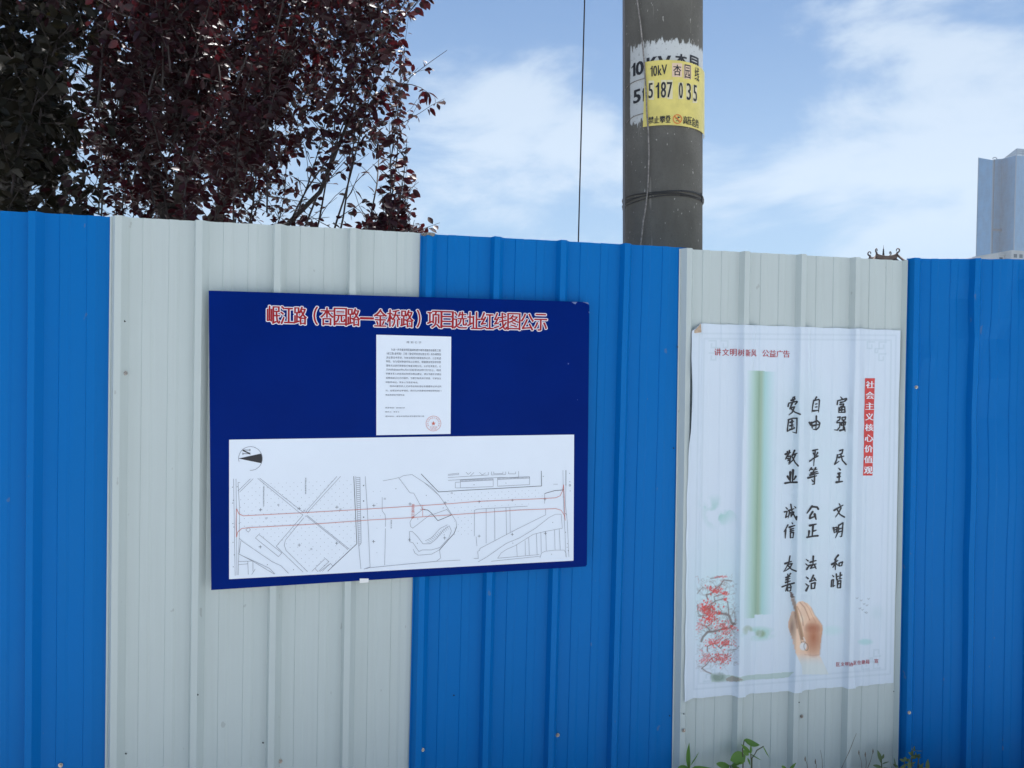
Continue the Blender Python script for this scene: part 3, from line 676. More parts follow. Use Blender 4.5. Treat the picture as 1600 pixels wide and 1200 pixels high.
for cx_, cy_, rx, ry, n_, a_ in ((250,270,60,40,70,.8),(190,500,75,95,240,.9),(150,440,50,40,50,.8),(330,300,30,20,30,.8),(340,360,20,15,16,.8),(330,640,90,70,120,.75),(220,780,80,40,70,.75),(330,780,80,40,70,.75),(300,930,90,50,110,.75),(150,930,50,60,60,.6),(90,610,40,60,45,.5),(180,240,30,20,25,.7),(300,135,50,14,20,.55),(100,440,40,40,35,.6)):
    mk = np.zeros(X_.shape)
    for _ in range(n_):
        x_, y_ = K((cx_+rr.gauss(0, rx*.55), cy_+rr.gauss(0, ry*.55)))[0]; r_ = rr.uniform(.6, 1.35)
        sel = (abs(X_-x_) < 3) & (abs(Y_-y_) < 3); mk[sel] = np.maximum(mk[sel], np.clip((r_+.5-np.hypot(X_[sel]-x_, Y_[sel]-y_)), 0, 1))
    blend(mk*min(1, a_*1.15), (196, 44, 38))
for _ in range(520):
    x_, y_ = K((rr.uniform(60, 460), rr.uniform(120, 1010)))[0]; an = rr.uniform(0, 6.3); l_ = rr.uniform(1.2, 4)
    blend(seg_mask([(x_, y_), (x_+l_*cos(an), y_+l_*sin(an))], .6, .55)*.5, rr.choice([(110, 130, 140), (120, 110, 110), (150, 90, 90)]))
def twig(x, y, an, n_, w, a_):
    pts = [(x, y)]
    for _ in range(n_):
        an += rr.gauss(0, .45); l_ = rr.uniform(2.2, 4.5); x += l_*cos(an); y += l_*sin(an)
        if not (1087 < x < 1150 and 897 < y < 1062): break
        pts.append((x, y))
        if n_ > 2 and rr.random() < .55: twig(x, y, an+rr.choice((-1, 1))*rr.uniform(.5, 1.1), n_-2, w*.75, a_*.85)
    if len(pts) > 1: blend(seg_mask(pts, w, .55)*a_, rr.choice([(98, 88, 88), (110, 100, 100), (120, 82, 78)]))
for px_, py_ in [(a, b) for a, b in K((160,680),(240,670),(300,650),(400,590),(375,520),(340,500),(260,495),(150,310),(240,250),(290,215),(240,370),(330,300),(160,820),(230,790),(290,840),(320,800),(150,1000),(280,900),(110,560),(150,440),(430,540),(340,640),(200,560),(90,470),(180,180),(250,930),(340,930))]:
    for _ in range(2): twig(px_, py_, rr.uniform(0, 6.28), rr.randint(4, 7), rr.uniform(.5, .9), .45)
# ground strip under the blossom tree
blend(poly_mask(K((195,1085),(260,1110),(330,1100),(400,1105),(480,1125),(560,1105),(884,1080))+[(1240, 1050), (1232, 1058)]+K((884,1135),(560,1150),(480,1172),(400,1160),(260,1172),(200,1170)))*.6, (140, 172, 165))
blend(poly_mask(K((340,1140),(400,1110),(470,1130),(520,1150),(450,1170),(350,1165)))*.6, (120, 105, 92)); blend(ell(1122, 1058, 14, 9, 2.)*np.clip((fb2-.3)*4, 0, 1)*.8, (105, 130, 125))
# hand with a writing brush (traced at 8 px per photograph px, origin 1200, 910)
def Q_(*p): return [(1200+a/8., 910+b/8.) for a, b in p]
hand = poly_mask(Q_((385,240),(430,232),(500,265),(545,320),(585,410),(640,480),(680,540),(683,600),(665,700),(655,800),(645,910),(680,980),(760,1150),(430,1150),(420,1040),(380,960),(340,860),(300,700),(255,570),(252,500),(275,430),(300,350),(335,360),(350,300),(360,260)))
hx, hy = (X_-1200)*8, (Y_-910)*8
blend(hand*.95*np.clip((1130-hy)/260, .12, 1), (212, 188, 168))
blend(hand*np.clip(1-np.hypot((hx-570)/130, (hy-690)/260), 0, 1)**.5*.98, (156, 100, 72)); blend(hand*np.clip(1-np.hypot((hx-560)/130, (hy-570)/70), 0, 1)**.8*.8, (150, 92, 68))
blend(hand*np.clip(1-np.hypot((hx-295)/60, (hy-560)/210), 0, 1)*.9, (128, 104, 98)); blend(hand*np.clip((hy-900)/130, 0, 1)*.85, (188, 206, 216))
blend(seg_mask(Q_((400,250),(455,310),(490,390),(520,470)), 1.4, .8)*.8, (150, 100, 76)); blend(seg_mask(Q_((455,250),(515,330),(560,430),(600,500)), 1., .8)*.6, (168, 122, 98)); blend(ell(1253, 967, 5, 7, 2.)*.5, (226, 214, 200)); blend(seg_mask(Q_((365,300),(405,380),(432,460),(440,540)), 1.3, .8)*.75, (142, 98, 76)); blend(seg_mask(Q_((330,380),(350,480),(365,570)), 2.4, 1.)*.6, (140, 85, 70))
blend(seg_mask(Q_((540,320),(585,410),(640,480),(680,545),(668,700),(650,900)), 1., 1.4)*.5, (140, 100, 80)); blend(seg_mask(Q_((460,900),(560,915),(640,905)), .8, 1.)*.5, (150, 100, 75)); blend(seg_mask(Q_((455,620),(480,780),(470,880)), 1.5, 2.)*.5, (215, 180, 150))
blend(seg_mask(Q_((310,215),(345,330),(400,560),(430,700)), 5.2, .6)*.9, (140, 112, 92)); blend(seg_mask(Q_((325,215),(365,350),(420,600),(445,690)), 1.2, .8)*.7, (190, 160, 130)); blend(seg_mask(Q_((330,360),(385,620),(418,750)), .8, .6)*.7, (85, 70, 62))
blend(seg_mask(Q_((310,200),(330,270)), 6.0, .6)*.9, (150, 138, 135)); blend(poly_mask(Q_((272,112),(300,125),(325,170),(332,195),(290,205),(278,170)))*.95, (88, 68, 62)); blend(seg_mask(Q_((290,203),(332,192)), .8, .5)*.8, (225, 220, 220))
blend(ell(1255, 1010, 6, 7, 4.)*.95, (205, 215, 228)); blend(seg_mask(Q_((445,690),(465,735)), 2., .6)*.9, (210, 210, 215))
blend(seg_mask(Q_(*[(475+26*cos(t*pi/6)+6*sin(t*pi/6), 805+48*sin(t*pi/6)) for t in range(13)]), .9, .5)*.85, (70, 72, 82)); blend(seg_mask(Q_((410,755),(440,740),(470,745)), .7, .5)*.8, (80, 70, 65))
# birds
for x_, y_ in ((1339, 935), (1345.5, 938.5), (1357, 936), (1350, 944), (1354.5, 946), (1343.5, 951), (1347.5, 953), (1352, 957), (1354, 958)):
    blend(seg_mask([(x_-1.6, y_-1), (x_, y_+.6), (x_+1.8, y_-1.2)], .5, .5)*.8, (50, 60, 75))
blend(fbm(X_, Y_, 45, 77)*.10, (175, 190, 200))
# corner fold cuts the paper
cut = ((X_-1077)*(505-521)-(Y_-521)*(1095-1077)) > 0
idx = np.arange(NXp*NZp).reshape(NZp, NXp)
a_ = idx[:-1, :-1]; b_ = idx[:-1, 1:]; c2_ = idx[1:, 1:]; d_ = idx[1:, :-1]
keep = ~(cut[:-1, :-1] | cut[1:, 1:])
quads = np.stack([a_[keep], b_[keep], c2_[keep], d_[keep]], 1).astype(np.int32)
pm = bpy.data.meshes.new('paper_sheet'); co = np.stack([U, Y, Z], -1).reshape(-1, 3).astype(np.float32)
pm.vertices.add(len(co)); pm.vertices.foreach_set('co', co.ravel()); pm.loops.add(quads.size); pm.loops.foreach_set('vertex_index', quads.ravel())
pm.polygons.add(len(quads)); pm.polygons.foreach_set('loop_start', np.arange(0, quads.size, 4, dtype=np.int32)); pm.polygons.foreach_set('loop_total', np.full(len(quads), 4, np.int32))
pm.update(calc_edges=True); pm.polygons.foreach_set('use_smooth', np.ones(len(quads), bool))
ca = pm.color_attributes.new('print', 'FLOAT_COLOR', 'POINT'); ca.data.foreach_set('color', np.concatenate([COL.reshape(-1, 3), np.ones((len(co), 1))], 1).astype(np.float32).ravel())
mp_ = bpy.data.materials.new('poster_print'); mp_.use_nodes = True; t = mp_.node_tree; b = t.nodes['Principled BSDF']
at = N(t, 'ShaderNodeVertexColor', layer_name='print'); t.links.new(at.outputs[0], b.inputs['Base Color']); b.inputs['Roughness'].default_value = .42; b.inputs['Specular IOR Level'].default_value = .2
tc = N(t, 'ShaderNodeTexCoord'); n1 = N(t, 'ShaderNodeTexNoise', i_Scale=26., i_Detail=4.0); mpn = N(t, 'ShaderNodeMapping'); mpn.inputs['Scale'].default_value = (1, 1, .22); t.links.new(tc.outputs['Object'], mpn.inputs[0]); t.links.new(mpn.outputs[0], n1.inputs['Vector'])
bp = N(t, 'ShaderNodeBump', i_Strength=.5, i_Distance=.0016); t.links.new(n1.outputs[0], bp.inputs['Height']); t.links.new(bp.outputs[0], b.inputs['Normal'])
pm.materials.append(mp_)
poster = empty('poster', (float(pBL[0]+.42), -.02, float(pBR[1])), label='pale vinyl poster with black brush calligraphy, red title strip and a hand holding a brush', category='poster')
sheet = link(bpy.data.objects.new('paper_sheet', pm)); keep_world(sheet, poster)
f0, f1, f2 = [at_y(*q, -.013) for q in ((1076.5, 521.5), (1095, 505), (1094, 519.5))]
kw_(mesh_obj('curled_corner', [f0, f1, f2+np.array([0, -.010, 0]), (f0+f1)/2+np.array([.002, -.006, -.002])], [(0, 2, 3), (3, 2, 1)], M['beige'], smooth_=True), poster)
pmap = lambda lift: (lambda a, b, l: (a, -float(poster_out(np.float64(a), np.float64(b)))-lift-l, b))
_ug = np.linspace(pBL[0]-.02, pTR[0]+.02, 1500)
_rows = {}
def _row(z):
    k = round(float(z)*500)
    if k not in _rows:
        zz = k/500; _rows[k] = np.maximum.accumulate(project(_ug, -poster_out(_ug, np.full_like(_ug, zz)), np.full_like(_ug, zz))[0]+_ug*1e-6)
    return _rows[k]
def pp(px, py):
    "place of the paper's own surface seen there"
    z = at_y(px, py, -.005)[2]
    for _ in range(3):
        u = np.interp(px, _row(z), _ug); z = at_y(px, py, -float(poster_out(np.float64(u), np.float64(z))))[2]
    return np.array([u, z])
def pxmap(lift):
    def f(a, b, l):
        u, z = pp(a, -b); return (u, -float(poster_out(np.float64(u), np.float64(z)))-lift-l, z)
    return f
def ptext(pr, body, x0, x1, y0, y1, dup=(0,)):
    V, F = text_data(body); w = fit(V, x0, x1, -y1, -y0)
    for d in dup: pr.add(w+np.array([d*400, 0]), F)
for i, (ch, xa) in enumerate(zip('讲文明树新风公益广告', (1116, 1128.5, 1140.5, 1152.8, 1165, 1173.8, 1191, 1202, 1213, 1223.5))):
    w_ = 10.3 if i < 4 else 7.6 if i < 6 else 10.3
    hd = Print(); ptext(hd, ch, xa, xa+w_, 544.5+i*.35, 555.5+i*.35, (-.0004, .0004))
    hd.build('header_character', M['redprint'], pxmap(.0010), poster, step=1.7)
for ch, xa, yc, s_ in zip('区文明办区住建局宣', (1306.5, 1313.5, 1320.5, 1328, 1334, 1339.5, 1346, 1352.5, 1366), (1038, 1037.6, 1037.5, 1038, 1035.5, 1035, 1034.5, 1034, 1032.5), (5.5, 5.5, 6.5, 5, 4, 5.6, 5.6, 5.6, 6)):
    ft = Print(); ptext(ft, ch, xa, xa+s_, yc-3.2, yc+3.2, (-.0003, .0004))
    ft.build('footer_character', M['redprint'], pxmap(.0010), poster, step=1.7)
blk = Print(); rb = random.Random(3); pts = []
for k in range(16): t_ = k/15; pts.append((1351.5-3.0*t_+rb.uniform(-.4, .4), 591+152*t_))
for k in range(16): t_ = 1-k/15; pts.append((1366.5-3.6*t_+rb.uniform(-.4, .4), 591+152*t_))
Pq = [(p[0], -p[1]) for p in pts]; blk.add(Pq, [(k, k+1, 30-k, 31-k) for k in range(15)])
rb_ = blk.build('red_title_strip', M['redblock'], pxmap(.0009), poster, step=1.7)
for k, ch in enumerate('社会主义核心价值观'):
    wt = Print(); yc = 601+k*16.7; xc = 1359-k*.37; ptext(wt, ch, xc-6.3, xc+6.3, yc-5.6, yc+5.6, (-.0011, 0, .0011))
    child(wt.build('strip_character', M['whiteprint'], pxmap(.0021), None, step=1.7), rb_, poster)
CAL1 = {
'爱': [[(213,84),(237,76)],[(195,118),(245,100)],[(212,100),(214,132)],[(234,92),(226,128)],[(158,188),(166,150),(262,128),(268,134),(242,162)],[(206,150),(178,218)],[(184,206),(236,190)],[(232,196),(206,258),(168,288)],[(190,212),(236,254),(300,280)]],
'国': [[(165,345),(155,420),(150,478),(175,470)],[(160,345),(215,326),(262,326),(262,420),(255,500),(212,488)],[(182,375),(225,362)],[(180,415),(222,405)],[(178,460),(228,448)],[(205,350),(202,460)],[(220,425),(232,440)]],
'自': [[(492,78),(470,115)],[(460,115),(448,180),(438,255)],[(460,120),(520,105),(526,118),(520,200),(515,256)],[(476,162),(496,157)],[(474,196),(496,192)],[(452,240),(508,235)]],
'由': [[(408,376),(424,412)],[(432,378),(442,442)],[(445,378),(500,355),(530,382),(520,432),(490,460),(450,455)],[(490,300),(488,370),(483,455)],[(455,412),(512,400)]],
'富': [[(774,76),(792,98)],[(734,166),(740,122),(842,95),(846,106),(822,126)],[(772,142),(815,132)],[(766,166),(810,158),(806,180),(770,188)],[(760,205),(752,258)],[(756,206),(822,192),(825,255),(752,260)],[(788,200),(786,252)],[(758,232),(818,226)]],
'强': [[(740,316),(770,310),(762,345),(735,360),(730,380),(768,375),(764,430),(735,466),(700,462)],[(792,345),(790,318),(832,312),(826,345),(794,350)],[(784,410),(785,376),(832,370),(826,405),(786,412)],[(808,350),(804,465)],[(765,470),(826,456)],[(814,430),(826,478)]],
'平': [[(450,706),(508,690)],[(455,735),(468,765)],[(505,730),(485,765)],[(412,830),(450,800),(508,768)],[(478,705),(465,800),(458,885)]],
'民': [[(762,706),(802,694),(790,740),(745,756)],[(738,755),(728,810),(704,866),(756,830)],[(752,786),(812,770)],[(775,745),(795,820),(838,868)]],
'敬': [[(126,748),(188,726)],[(150,718),(153,756)],[(174,706),(170,750)],[(155,756),(128,806)],[(148,776),(188,768),(180,830),(164,852)],[(150,800),(170,795),(166,820),(150,826)],[(234,704),(204,768)],[(210,757),(264,735)],[(246,750),(215,815),(165,868)],[(205,776),(240,845),(276,884)]],
'等': [[(432,908),(408,942)],[(425,930),(448,924)],[(482,906),(460,936)],[(468,930),(498,923)],[(428,968),(502,950)],[(416,992),(512,970)],[(456,945),(455,988)],[(392,1026),(492,1000)],[(470,1000),(466,1096),(440,1102)],[(434,1046),(450,1066)]],
'主': [[(752,912),(770,930)],[(745,976),(776,965)],[(738,1016),(774,1008)],[(760,970),(755,1065)],[(724,1077),(796,1066)]],
'业': [[(185,958),(183,1078)],[(217,934),(210,1076)],[(153,1008),(172,1048)],[(248,1008),(228,1046)],[(122,1087),(180,1078),(262,1076)]]}
CAL2 = {
'文': [[(756,88),(766,106)],[(698,168),(802,106)],[(780,138),(755,190),(713,248)],[(730,150),(765,215),(818,247)]],
'公': [[(440,118),(410,160),(380,202)],[(440,124),(500,130),(512,152)],[(447,184),(420,225),(412,262),(482,236)],[(470,214),(486,272)]],
'诚': [[(133,133),(149,152)],[(115,186),(147,180),(130,252),(158,234)],[(165,172),(228,148)],[(175,170),(170,215),(158,258)],[(190,98),(205,180),(256,277)],[(233,122),(247,138)],[(222,190),(192,244)],[(258,240),(259,277)],[(178,198),(196,193),(188,228)]],
'信': [[(157,338),(135,380),(110,418)],[(130,395),(125,492)],[(204,310),(211,324)],[(173,366),(238,344)],[(185,390),(226,378)],[(185,412),(226,402)],[(186,488),(185,432),(222,425),(216,486),(188,490)]],
'正': [[(413,346),(488,329)],[(452,340),(440,475)],[(406,412),(398,476)],[(450,412),(488,400)],[(380,484),(440,472),(508,465)]],
'明': [[(690,372),(700,432)],[(692,376),(732,365),(726,420),(700,425)],[(696,398),(726,392)],[(752,340),(745,420),(714,488)],[(752,345),(802,313),(795,400),(786,472),(768,478)],[(756,386),(790,375)],[(752,420),(788,411)]],
'友': [[(122,792),(198,765)],[(181,703),(165,790),(108,887)],[(160,800),(207,790),(180,840),(124,880)],[(150,806),(200,860),(252,880)]],
'善': [[(152,914),(166,937)],[(188,908),(170,936)],[(134,956),(182,940)],[(134,982),(182,965)],[(158,935),(155,1030)],[(130,1012),(184,995)],[(88,1064),(150,1040),(230,1018)],[(157,1035),(130,1114)],[(175,1030),(196,1060)],[(152,1110),(151,1077),(192,1066),(187,1110),(154,1114)]],
'法': [[(372,742),(393,760)],[(366,793),(383,810)],[(378,858),(406,813)],[(418,776),(487,755)],[(454,706),(450,800)],[(405,816),(487,795)],[(450,805),(420,847),(485,832)],[(470,815),(487,852)]],
'治': [[(372,948),(394,967)],[(366,1028),(383,1044)],[(370,1108),(402,1048)],[(457,928),(435,975),(414,1002),(482,980)],[(465,963),(487,992)],[(432,1084),(430,1027),(477,1015),(469,1080),(434,1087)]],
'和': [[(747,693),(703,747)],[(670,802),(742,755)],[(715,735),(712,862)],[(710,790),(683,837)],[(715,785),(742,812)],[(757,818),(755,787),(797,772),(786,815),(758,822)]],
'谐': [[(678,928),(692,944)],[(664,1062),(670,985),(692,980),(685,1062),(708,1045)],[(724,913),(728,982),(748,970)],[(726,950),(747,940)],[(771,898),(765,970),(788,965)],[(765,936),(787,925)],[(741,995),(735,1072)],[(741,998),(777,990),(771,1073),(736,1077)],[(741,1030),(773,1025)]]}
bold = {'公': 1.35, '正': 1.15, '业': 1.25, '主': 1.15, '治': 1.1, '由': 1.1}
for D_, oy in ((CAL1, 610), (CAL2, 775)):
    for ch, strokes in D_.items():
        pr = Print()
        for sk in strokes:
            pts = [np.array([1210+a/7.5, -(oy+b/7.5)]) for a, b in sk]
            L = sum(np.hypot(*(pts[i+1]-pts[i])) for i in range(len(pts)-1))
            w = 2.3*bold.get(ch, 1.)*min(1.15, .75+L/20.); n_ = len(pts)
            if len(sk) == 2 and L < 4.: ws = [w*.7, w*1.15]
            elif n_ == 2: ws = [w*1.25, w*.65]
            else: ws = [w*.95]+[w*(.72+.2*((i*7) % 3)/2) for i in range(1, n_-1)]+[w*1.0 if sk[-1][0] > sk[0][0]+60 else w*.45]
            pr.stroke(pts, ws, joint=7)
        pr.build('brush_character', M['ink'], pxmap(.0010), poster, step=1.7)

# ------------------------------------------------------------------ concrete power pole
PC = np.array([1.372, .57]); PR = .165
pole = empty('power_pole', (PC[0]+.034, PC[1], GZ), label='thick grey concrete power pole standing behind the fence', category='utility pole')
def pcx(z): return PC[0]-.0173*(z-2.02)
def on_pole(px, py, r=PR):
    "angle and height at which a line of sight meets the pole"
    d = ray(px, py); z = 2.5
    for _ in range(6):
        c_ = np.array([pcx(z), PC[1]])-CAM[:2]; a = d[0]**2+d[1]**2; b_ = -2*(d[0]*c_[0]+d[1]*c_[1]); cc_ = c_ @ c_-r*r
        disc = max(0, b_*b_-4*a*cc_); t = (-b_-math.sqrt(disc))/(2*a); p = CAM+d*t; z = p[2]
    return np.array([math.atan2(p[0]-pcx(z), -(p[1]-PC[1])), z])
def pole_pt(th, z, r): return (pcx(z)+r*sin(th), PC[1]-r*cos(th), z)
def concrete():
    m = bpy.data.materials.new('concrete'); m.use_nodes = True; t = m.node_tree; b = t.nodes['Principled BSDF']; tc = N(t, 'ShaderNodeTexCoord'); P = tc.outputs['Object']
    def nz_(sc, vec=(1, 1, 1), det=6., rg=.6):
        mpn = N(t, 'ShaderNodeMapping'); mpn.inputs['Scale'].default_value = vec; t.links.new(P, mpn.inputs[0])
        n = N(t, 'ShaderNodeTexNoise', i_Scale=sc, i_Detail=det, i_Roughness=rg); t.links.new(mpn.outputs[0], n.inputs['Vector']); return n.outputs[0]
    c = mixc(t, smooth(t, nz_(4., (1, 1, .6)), .3, .7), (.105, .100, .088), (.170, .162, .142))
    c = mixc(t, math_(t, 'MULTIPLY', smooth(t, nz_(2.2, (1.4, 1.4, .35), 5.), .45, .7), .55), c, (.075, .07, .058))
    c = mixc(t, math_(t, 'MULTIPLY', smooth(t, nz_(140., (1, 1, 1), 3.), .5, .7), .5), c, (.10, .094, .08))
    c = mixc(t, math_(t, 'MULTIPLY', smooth(t, nz_(85., (1, 1, .5), 2., .5), .69, .73), .75), c, (.42, .40, .36))
    c = mixc(t, math_(t, 'MULTIPLY', smooth(t, nz_(20., (1.5, 1.5, .12), 3.), .66, .72), .35), c, (.36, .34, .30))
    # remains of a painted white panel, ragged along its border
    sx = N(t, 'ShaderNodeSeparateXYZ'); t.links.new(P, sx.inputs[0])
    rag = math_(t, 'MULTIPLY', math_(t, 'SUBTRACT', nz_(70., (1, 1, .35), 4.), .5), .10)
    zz = math_(t, 'ADD', sx.outputs[2], rag)
    th = math_(t, 'ARCTAN2', math_(t, 'SUBTRACT', sx.outputs[0], PCX), math_(t, 'MULTIPLY', math_(t, 'SUBTRACT', sx.outputs[1], float(PC[1])), -1.))
    th = math_(t, 'ADD', th, math_(t, 'MULTIPLY', rag, .8))
    mk = math_(t, 'MULTIPLY', math_(t, 'MULTIPLY', smooth(t, zz, PZ0, PZ0+.012), math_(t, 'SUBTRACT', 1., smooth(t, zz, PZ1-.004, PZ1+.010))), math_(t, 'MULTIPLY', smooth(t, th, PT0, PT0+.04), math_(t, 'SUBTRACT', 1., smooth(t, th, PT1, PT1+.05))))
    mk = math_(t, 'MULTIPLY', mk, math_(t, 'SUBTRACT', 1., math_(t, 'MULTIPLY', smooth(t, nz_(110., (1, 1, 1), 3.), .62, .70), .7)))
    c = mixc(t, mk, c, (.56, .58, .57))
    t.links.new(c, b.inputs['Base Color']); b.inputs['Roughness'].default_value = .9; b.inputs['Specular IOR Level'].default_value = .25
    bp = N(t, 'ShaderNodeBump', i_Strength=.7, i_Distance=.003); t.links.new(nz_(60., (1, 1, 1), 8.), bp.inputs['Height']); t.links.new(bp.outputs[0], b.inputs['Normal'])
    return m
t0, z1 = on_pole(984, 88); PT0 = float(t0); PZ1 = float(on_pole(1040, 64)[1]); PZ0 = float(on_pole(1000, 193)[1]); PT1 = 1.25; PCX = float(pcx(PZ1-.1))
M['concrete'] = concrete()
zs = [GZ-.2+i*.2 for i in range(62)]; nseg = 64
V = [pole_pt(2*pi*k/nseg, z, PR*(1-.0035*(z-2.3))) for z in zs for k in range(nseg)]
F = [(j*nseg+k, j*nseg+(k+1) % nseg, (j+1)*nseg+(k+1) % nseg, (j+1)*nseg+k) for j in range(len(zs)-1) for k in range(nseg)]+[tuple((len(zs)-1)*nseg+k for k in range(nseg))]
kw_(mesh_obj('shaft', V, F, M['concrete'], smooth_=True), pole)
def cyl_map(r): return lambda a, b, l: pole_pt(a, b, r+l)
# stencilled paint
for body, x0, x1, y0, y1, lean in (('1', 987, 992.8, 98, 121, .8), ('0', 994, 1005.5, 94, 119, .8), ('K', 1011, 1028, 88, 112, -3), ('V', 1028, 1048, 87, 110, -2), ('杏', 1055, 1073, 86, 108, 0), ('园', 1078, 1091, 91, 110, 0), ('5', 990, 1001, 138, 163, 0), ('1', 1004, 1006, 138, 159, 0)):
    V, F = text_data(body, offset=.02); a = on_pole(x0, y1); b = on_pole(x1, y0)
    w = fit(V, a[0], b[0], a[1], b[1])
    stn = Print()
    for d in ((-.008, 0, .008) if body not in '杏园' else (-.006, 0, .006)): stn.add(w+np.array([d, 0]), F)
    kw_(stn.build('stencil_character', M['ink'], cyl_map(PR+.0012), None, step=.06), pole)
# the yellow plate tied round the pole
plate = empty('pole_sign', (PC[0], PC[1]-PR-.005, 2.5), label='curved yellow high-voltage sign with black numbers wired to the concrete pole', category='sign')
SR = PR+.007
def sp_(px, py): return on_pole(px, py, SR)
eTL, eBL = sp_(1008, 97), sp_(1004.5, 198.5); tr = eTL[0]+(.29/SR)*1.0; zT = eTL[1]-.004; zB = eBL[1]+.0
zTr = sp_(1088, 103)[1]; zBr = sp_(1088, 203)[1]
NN = 40; V = []
thR = 1.28
for k in range(NN+1):
    t_ = k/NN; 
    top = (eTL[0]*(1-t_)+thR*t_, eTL[1]*(1-t_)+zTr*t_); bot = (eBL[0]*(1-t_)+thR*t_, eBL[1]*(1-t_)+zBr*t_)
    for r_ in (SR, SR-.0012): V += [pole_pt(top[0], top[1], r_), pole_pt(bot[0], bot[1], r_)]
F = []
for k in range(NN):
    a = 4*k; F += [(a, a+4, a+5, a+1)[::-1], (a+2, a+3, a+7, a+6)[::-1], (a, a+2, a+6, a+4)[::-1], (a+1, a+5, a+7, a+3)[::-1]]
F += [(0, 1, 3, 2), (4*NN, 4*NN+2, 4*NN+3, 4*NN+1)]
kw_(mesh_obj('plate', V, F, M['yellow'], smooth_=False), plate)
def srect(pr, x0, x1, y0, y1, slope=0.):
    a = [sp_(x0, y1), sp_(x1, y1+slope), sp_(x1, y0+slope), sp_(x0, y0)]; pr.add(a, [(0, 1, 2, 3)])
for x0, x1, y0, y1 in ((1033, 1041.5, 125, 153), (1042.5, 1051, 125, 155), (1060, 1067.5, 129, 155), (1013.5, 1022, 126, 156), (1072, 1079.5, 131, 156), (1082, 1089, 133, 161)):
    stk = Print(); srect(stk, x0, x1, y0, y1); kw_(stk.build('number_sticker', M['palesticker'], cyl_map(SR+.0008), None, step=.04), plate)
for x0, x1, y0, y1 in ((1050, 1066, 98.5, 120), (1068, 1080, 101, 123)):
    pk = Print(); srect(pk, x0, x1, y0, y1, .8); kw_(pk.build('name_sticker', M['palepink'], cyl_map(SR+.0008), None, step=.04), plate)
for body, x0, x1, y0, y1, dd in (('1', 1016.3, 1019.8, 103, 120, .001), ('0', 1021, 1026.5, 102.5, 119.5, .004), ('k', 1028.3, 1033.8, 102, 118, .004), ('V', 1034, 1042, 101, 116.5, .004), ('杏', 1052, 1064, 102, 118, .004), ('园', 1069.5, 1078.5, 102.5, 122, .001), ('线', 1085.3, 1092, 107, 125.5, .002),
                    ('5', 1013.8, 1020, 129.5, 154, .006), ('1', 1024.8, 1030, 129, 154, .002), ('8', 1033, 1040.3, 128, 153, .006), ('7', 1042.5, 1050, 128.5, 152.5, .006), ('0', 1061, 1066.3, 129.5, 153.5, .006), ('3', 1073, 1079, 131, 156, .007), ('5', 1083.5, 1088.3, 134, 158, .008),
                    ('禁', 1013.5, 1021.5, 182, 193.5, .005), ('止', 1022.2, 1030, 181.5, 193, .005), ('攀', 1031, 1039.3, 181, 192.5, .005), ('登', 1040, 1047.5, 180.3, 192, .005), ('高', 1067.5, 1073.6, 182, 193.5, .005), ('压', 1074.3, 1080.2, 183.5, 195, .006), ('危', 1081, 1086.3, 185.5, 197.5, .003), ('险', 1086.8, 1091.5, 188, 199.5, .002)):
    V, F = text_data(body); a = sp_(x0, y1); b = sp_(x1, y0); w = fit(V, a[0], b[0], a[1], b[1])
    sg = Print()
    for d in (-dd, 0, dd): sg.add(w+np.array([d, 0]), F)
    kw_(sg.build('sign_character', M['ink'], cyl_map(SR+.0018), None, step=.05), plate)
og = Print(); ccx, ccy = 1058.3, 186.3
ringp = [sp_(ccx+7*cos(t_*pi/12), ccy+7.4*sin(t_*pi/12)) for t_ in range(25)]
for i in range(24):
    i2 = sp_(ccx+5.9*cos(i*pi/12), ccy+6.2*sin(i*pi/12)); i3 = sp_(ccx+5.9*cos((i+1)*pi/12), ccy+6.2*sin((i+1)*pi/12)); og.add([ringp[i], ringp[i+1], i3, i2], [(0, 1, 2, 3)])
og.add([sp_(ccx-4.9, ccy-4), sp_(ccx-4, ccy-4.9), sp_(ccx+4.9, ccy+4), sp_(ccx+4, ccy+4.9)], [(0, 1, 2, 3)])
kw_(og.build('prohibition_ring', M['orange'], cyl_map(SR+.0026), None, step=.05), plate)
fg = Print()
for pts in ([(ccx-2.5, ccy+4), (ccx-.5, ccy+.8), (ccx+1.8, ccy+3.6)], [(ccx-.5, ccy+.8), (ccx+1, ccy-2)], [(ccx-3, ccy-1), (ccx+1, ccy-1.6), (ccx+4, ccy-3.2)]):
    for (a, b), (c_, d_) in zip(pts[:-1], pts[1:]): fg.add([sp_(a, b-.5), sp_(c_, d_-.5), sp_(c_, d_+.6), sp_(a, b+.6)], [(0, 1, 2, 3)])
fg.add([sp_(ccx+1.4+1.1*cos(k*pi/4), ccy-3.1+1.1*sin(k*pi/4)) for k in range(8)], [tuple(range(8))])
kw_(fg.build('climber_symbol', M['ink'], cyl_map(SR+.0022), None), plate)
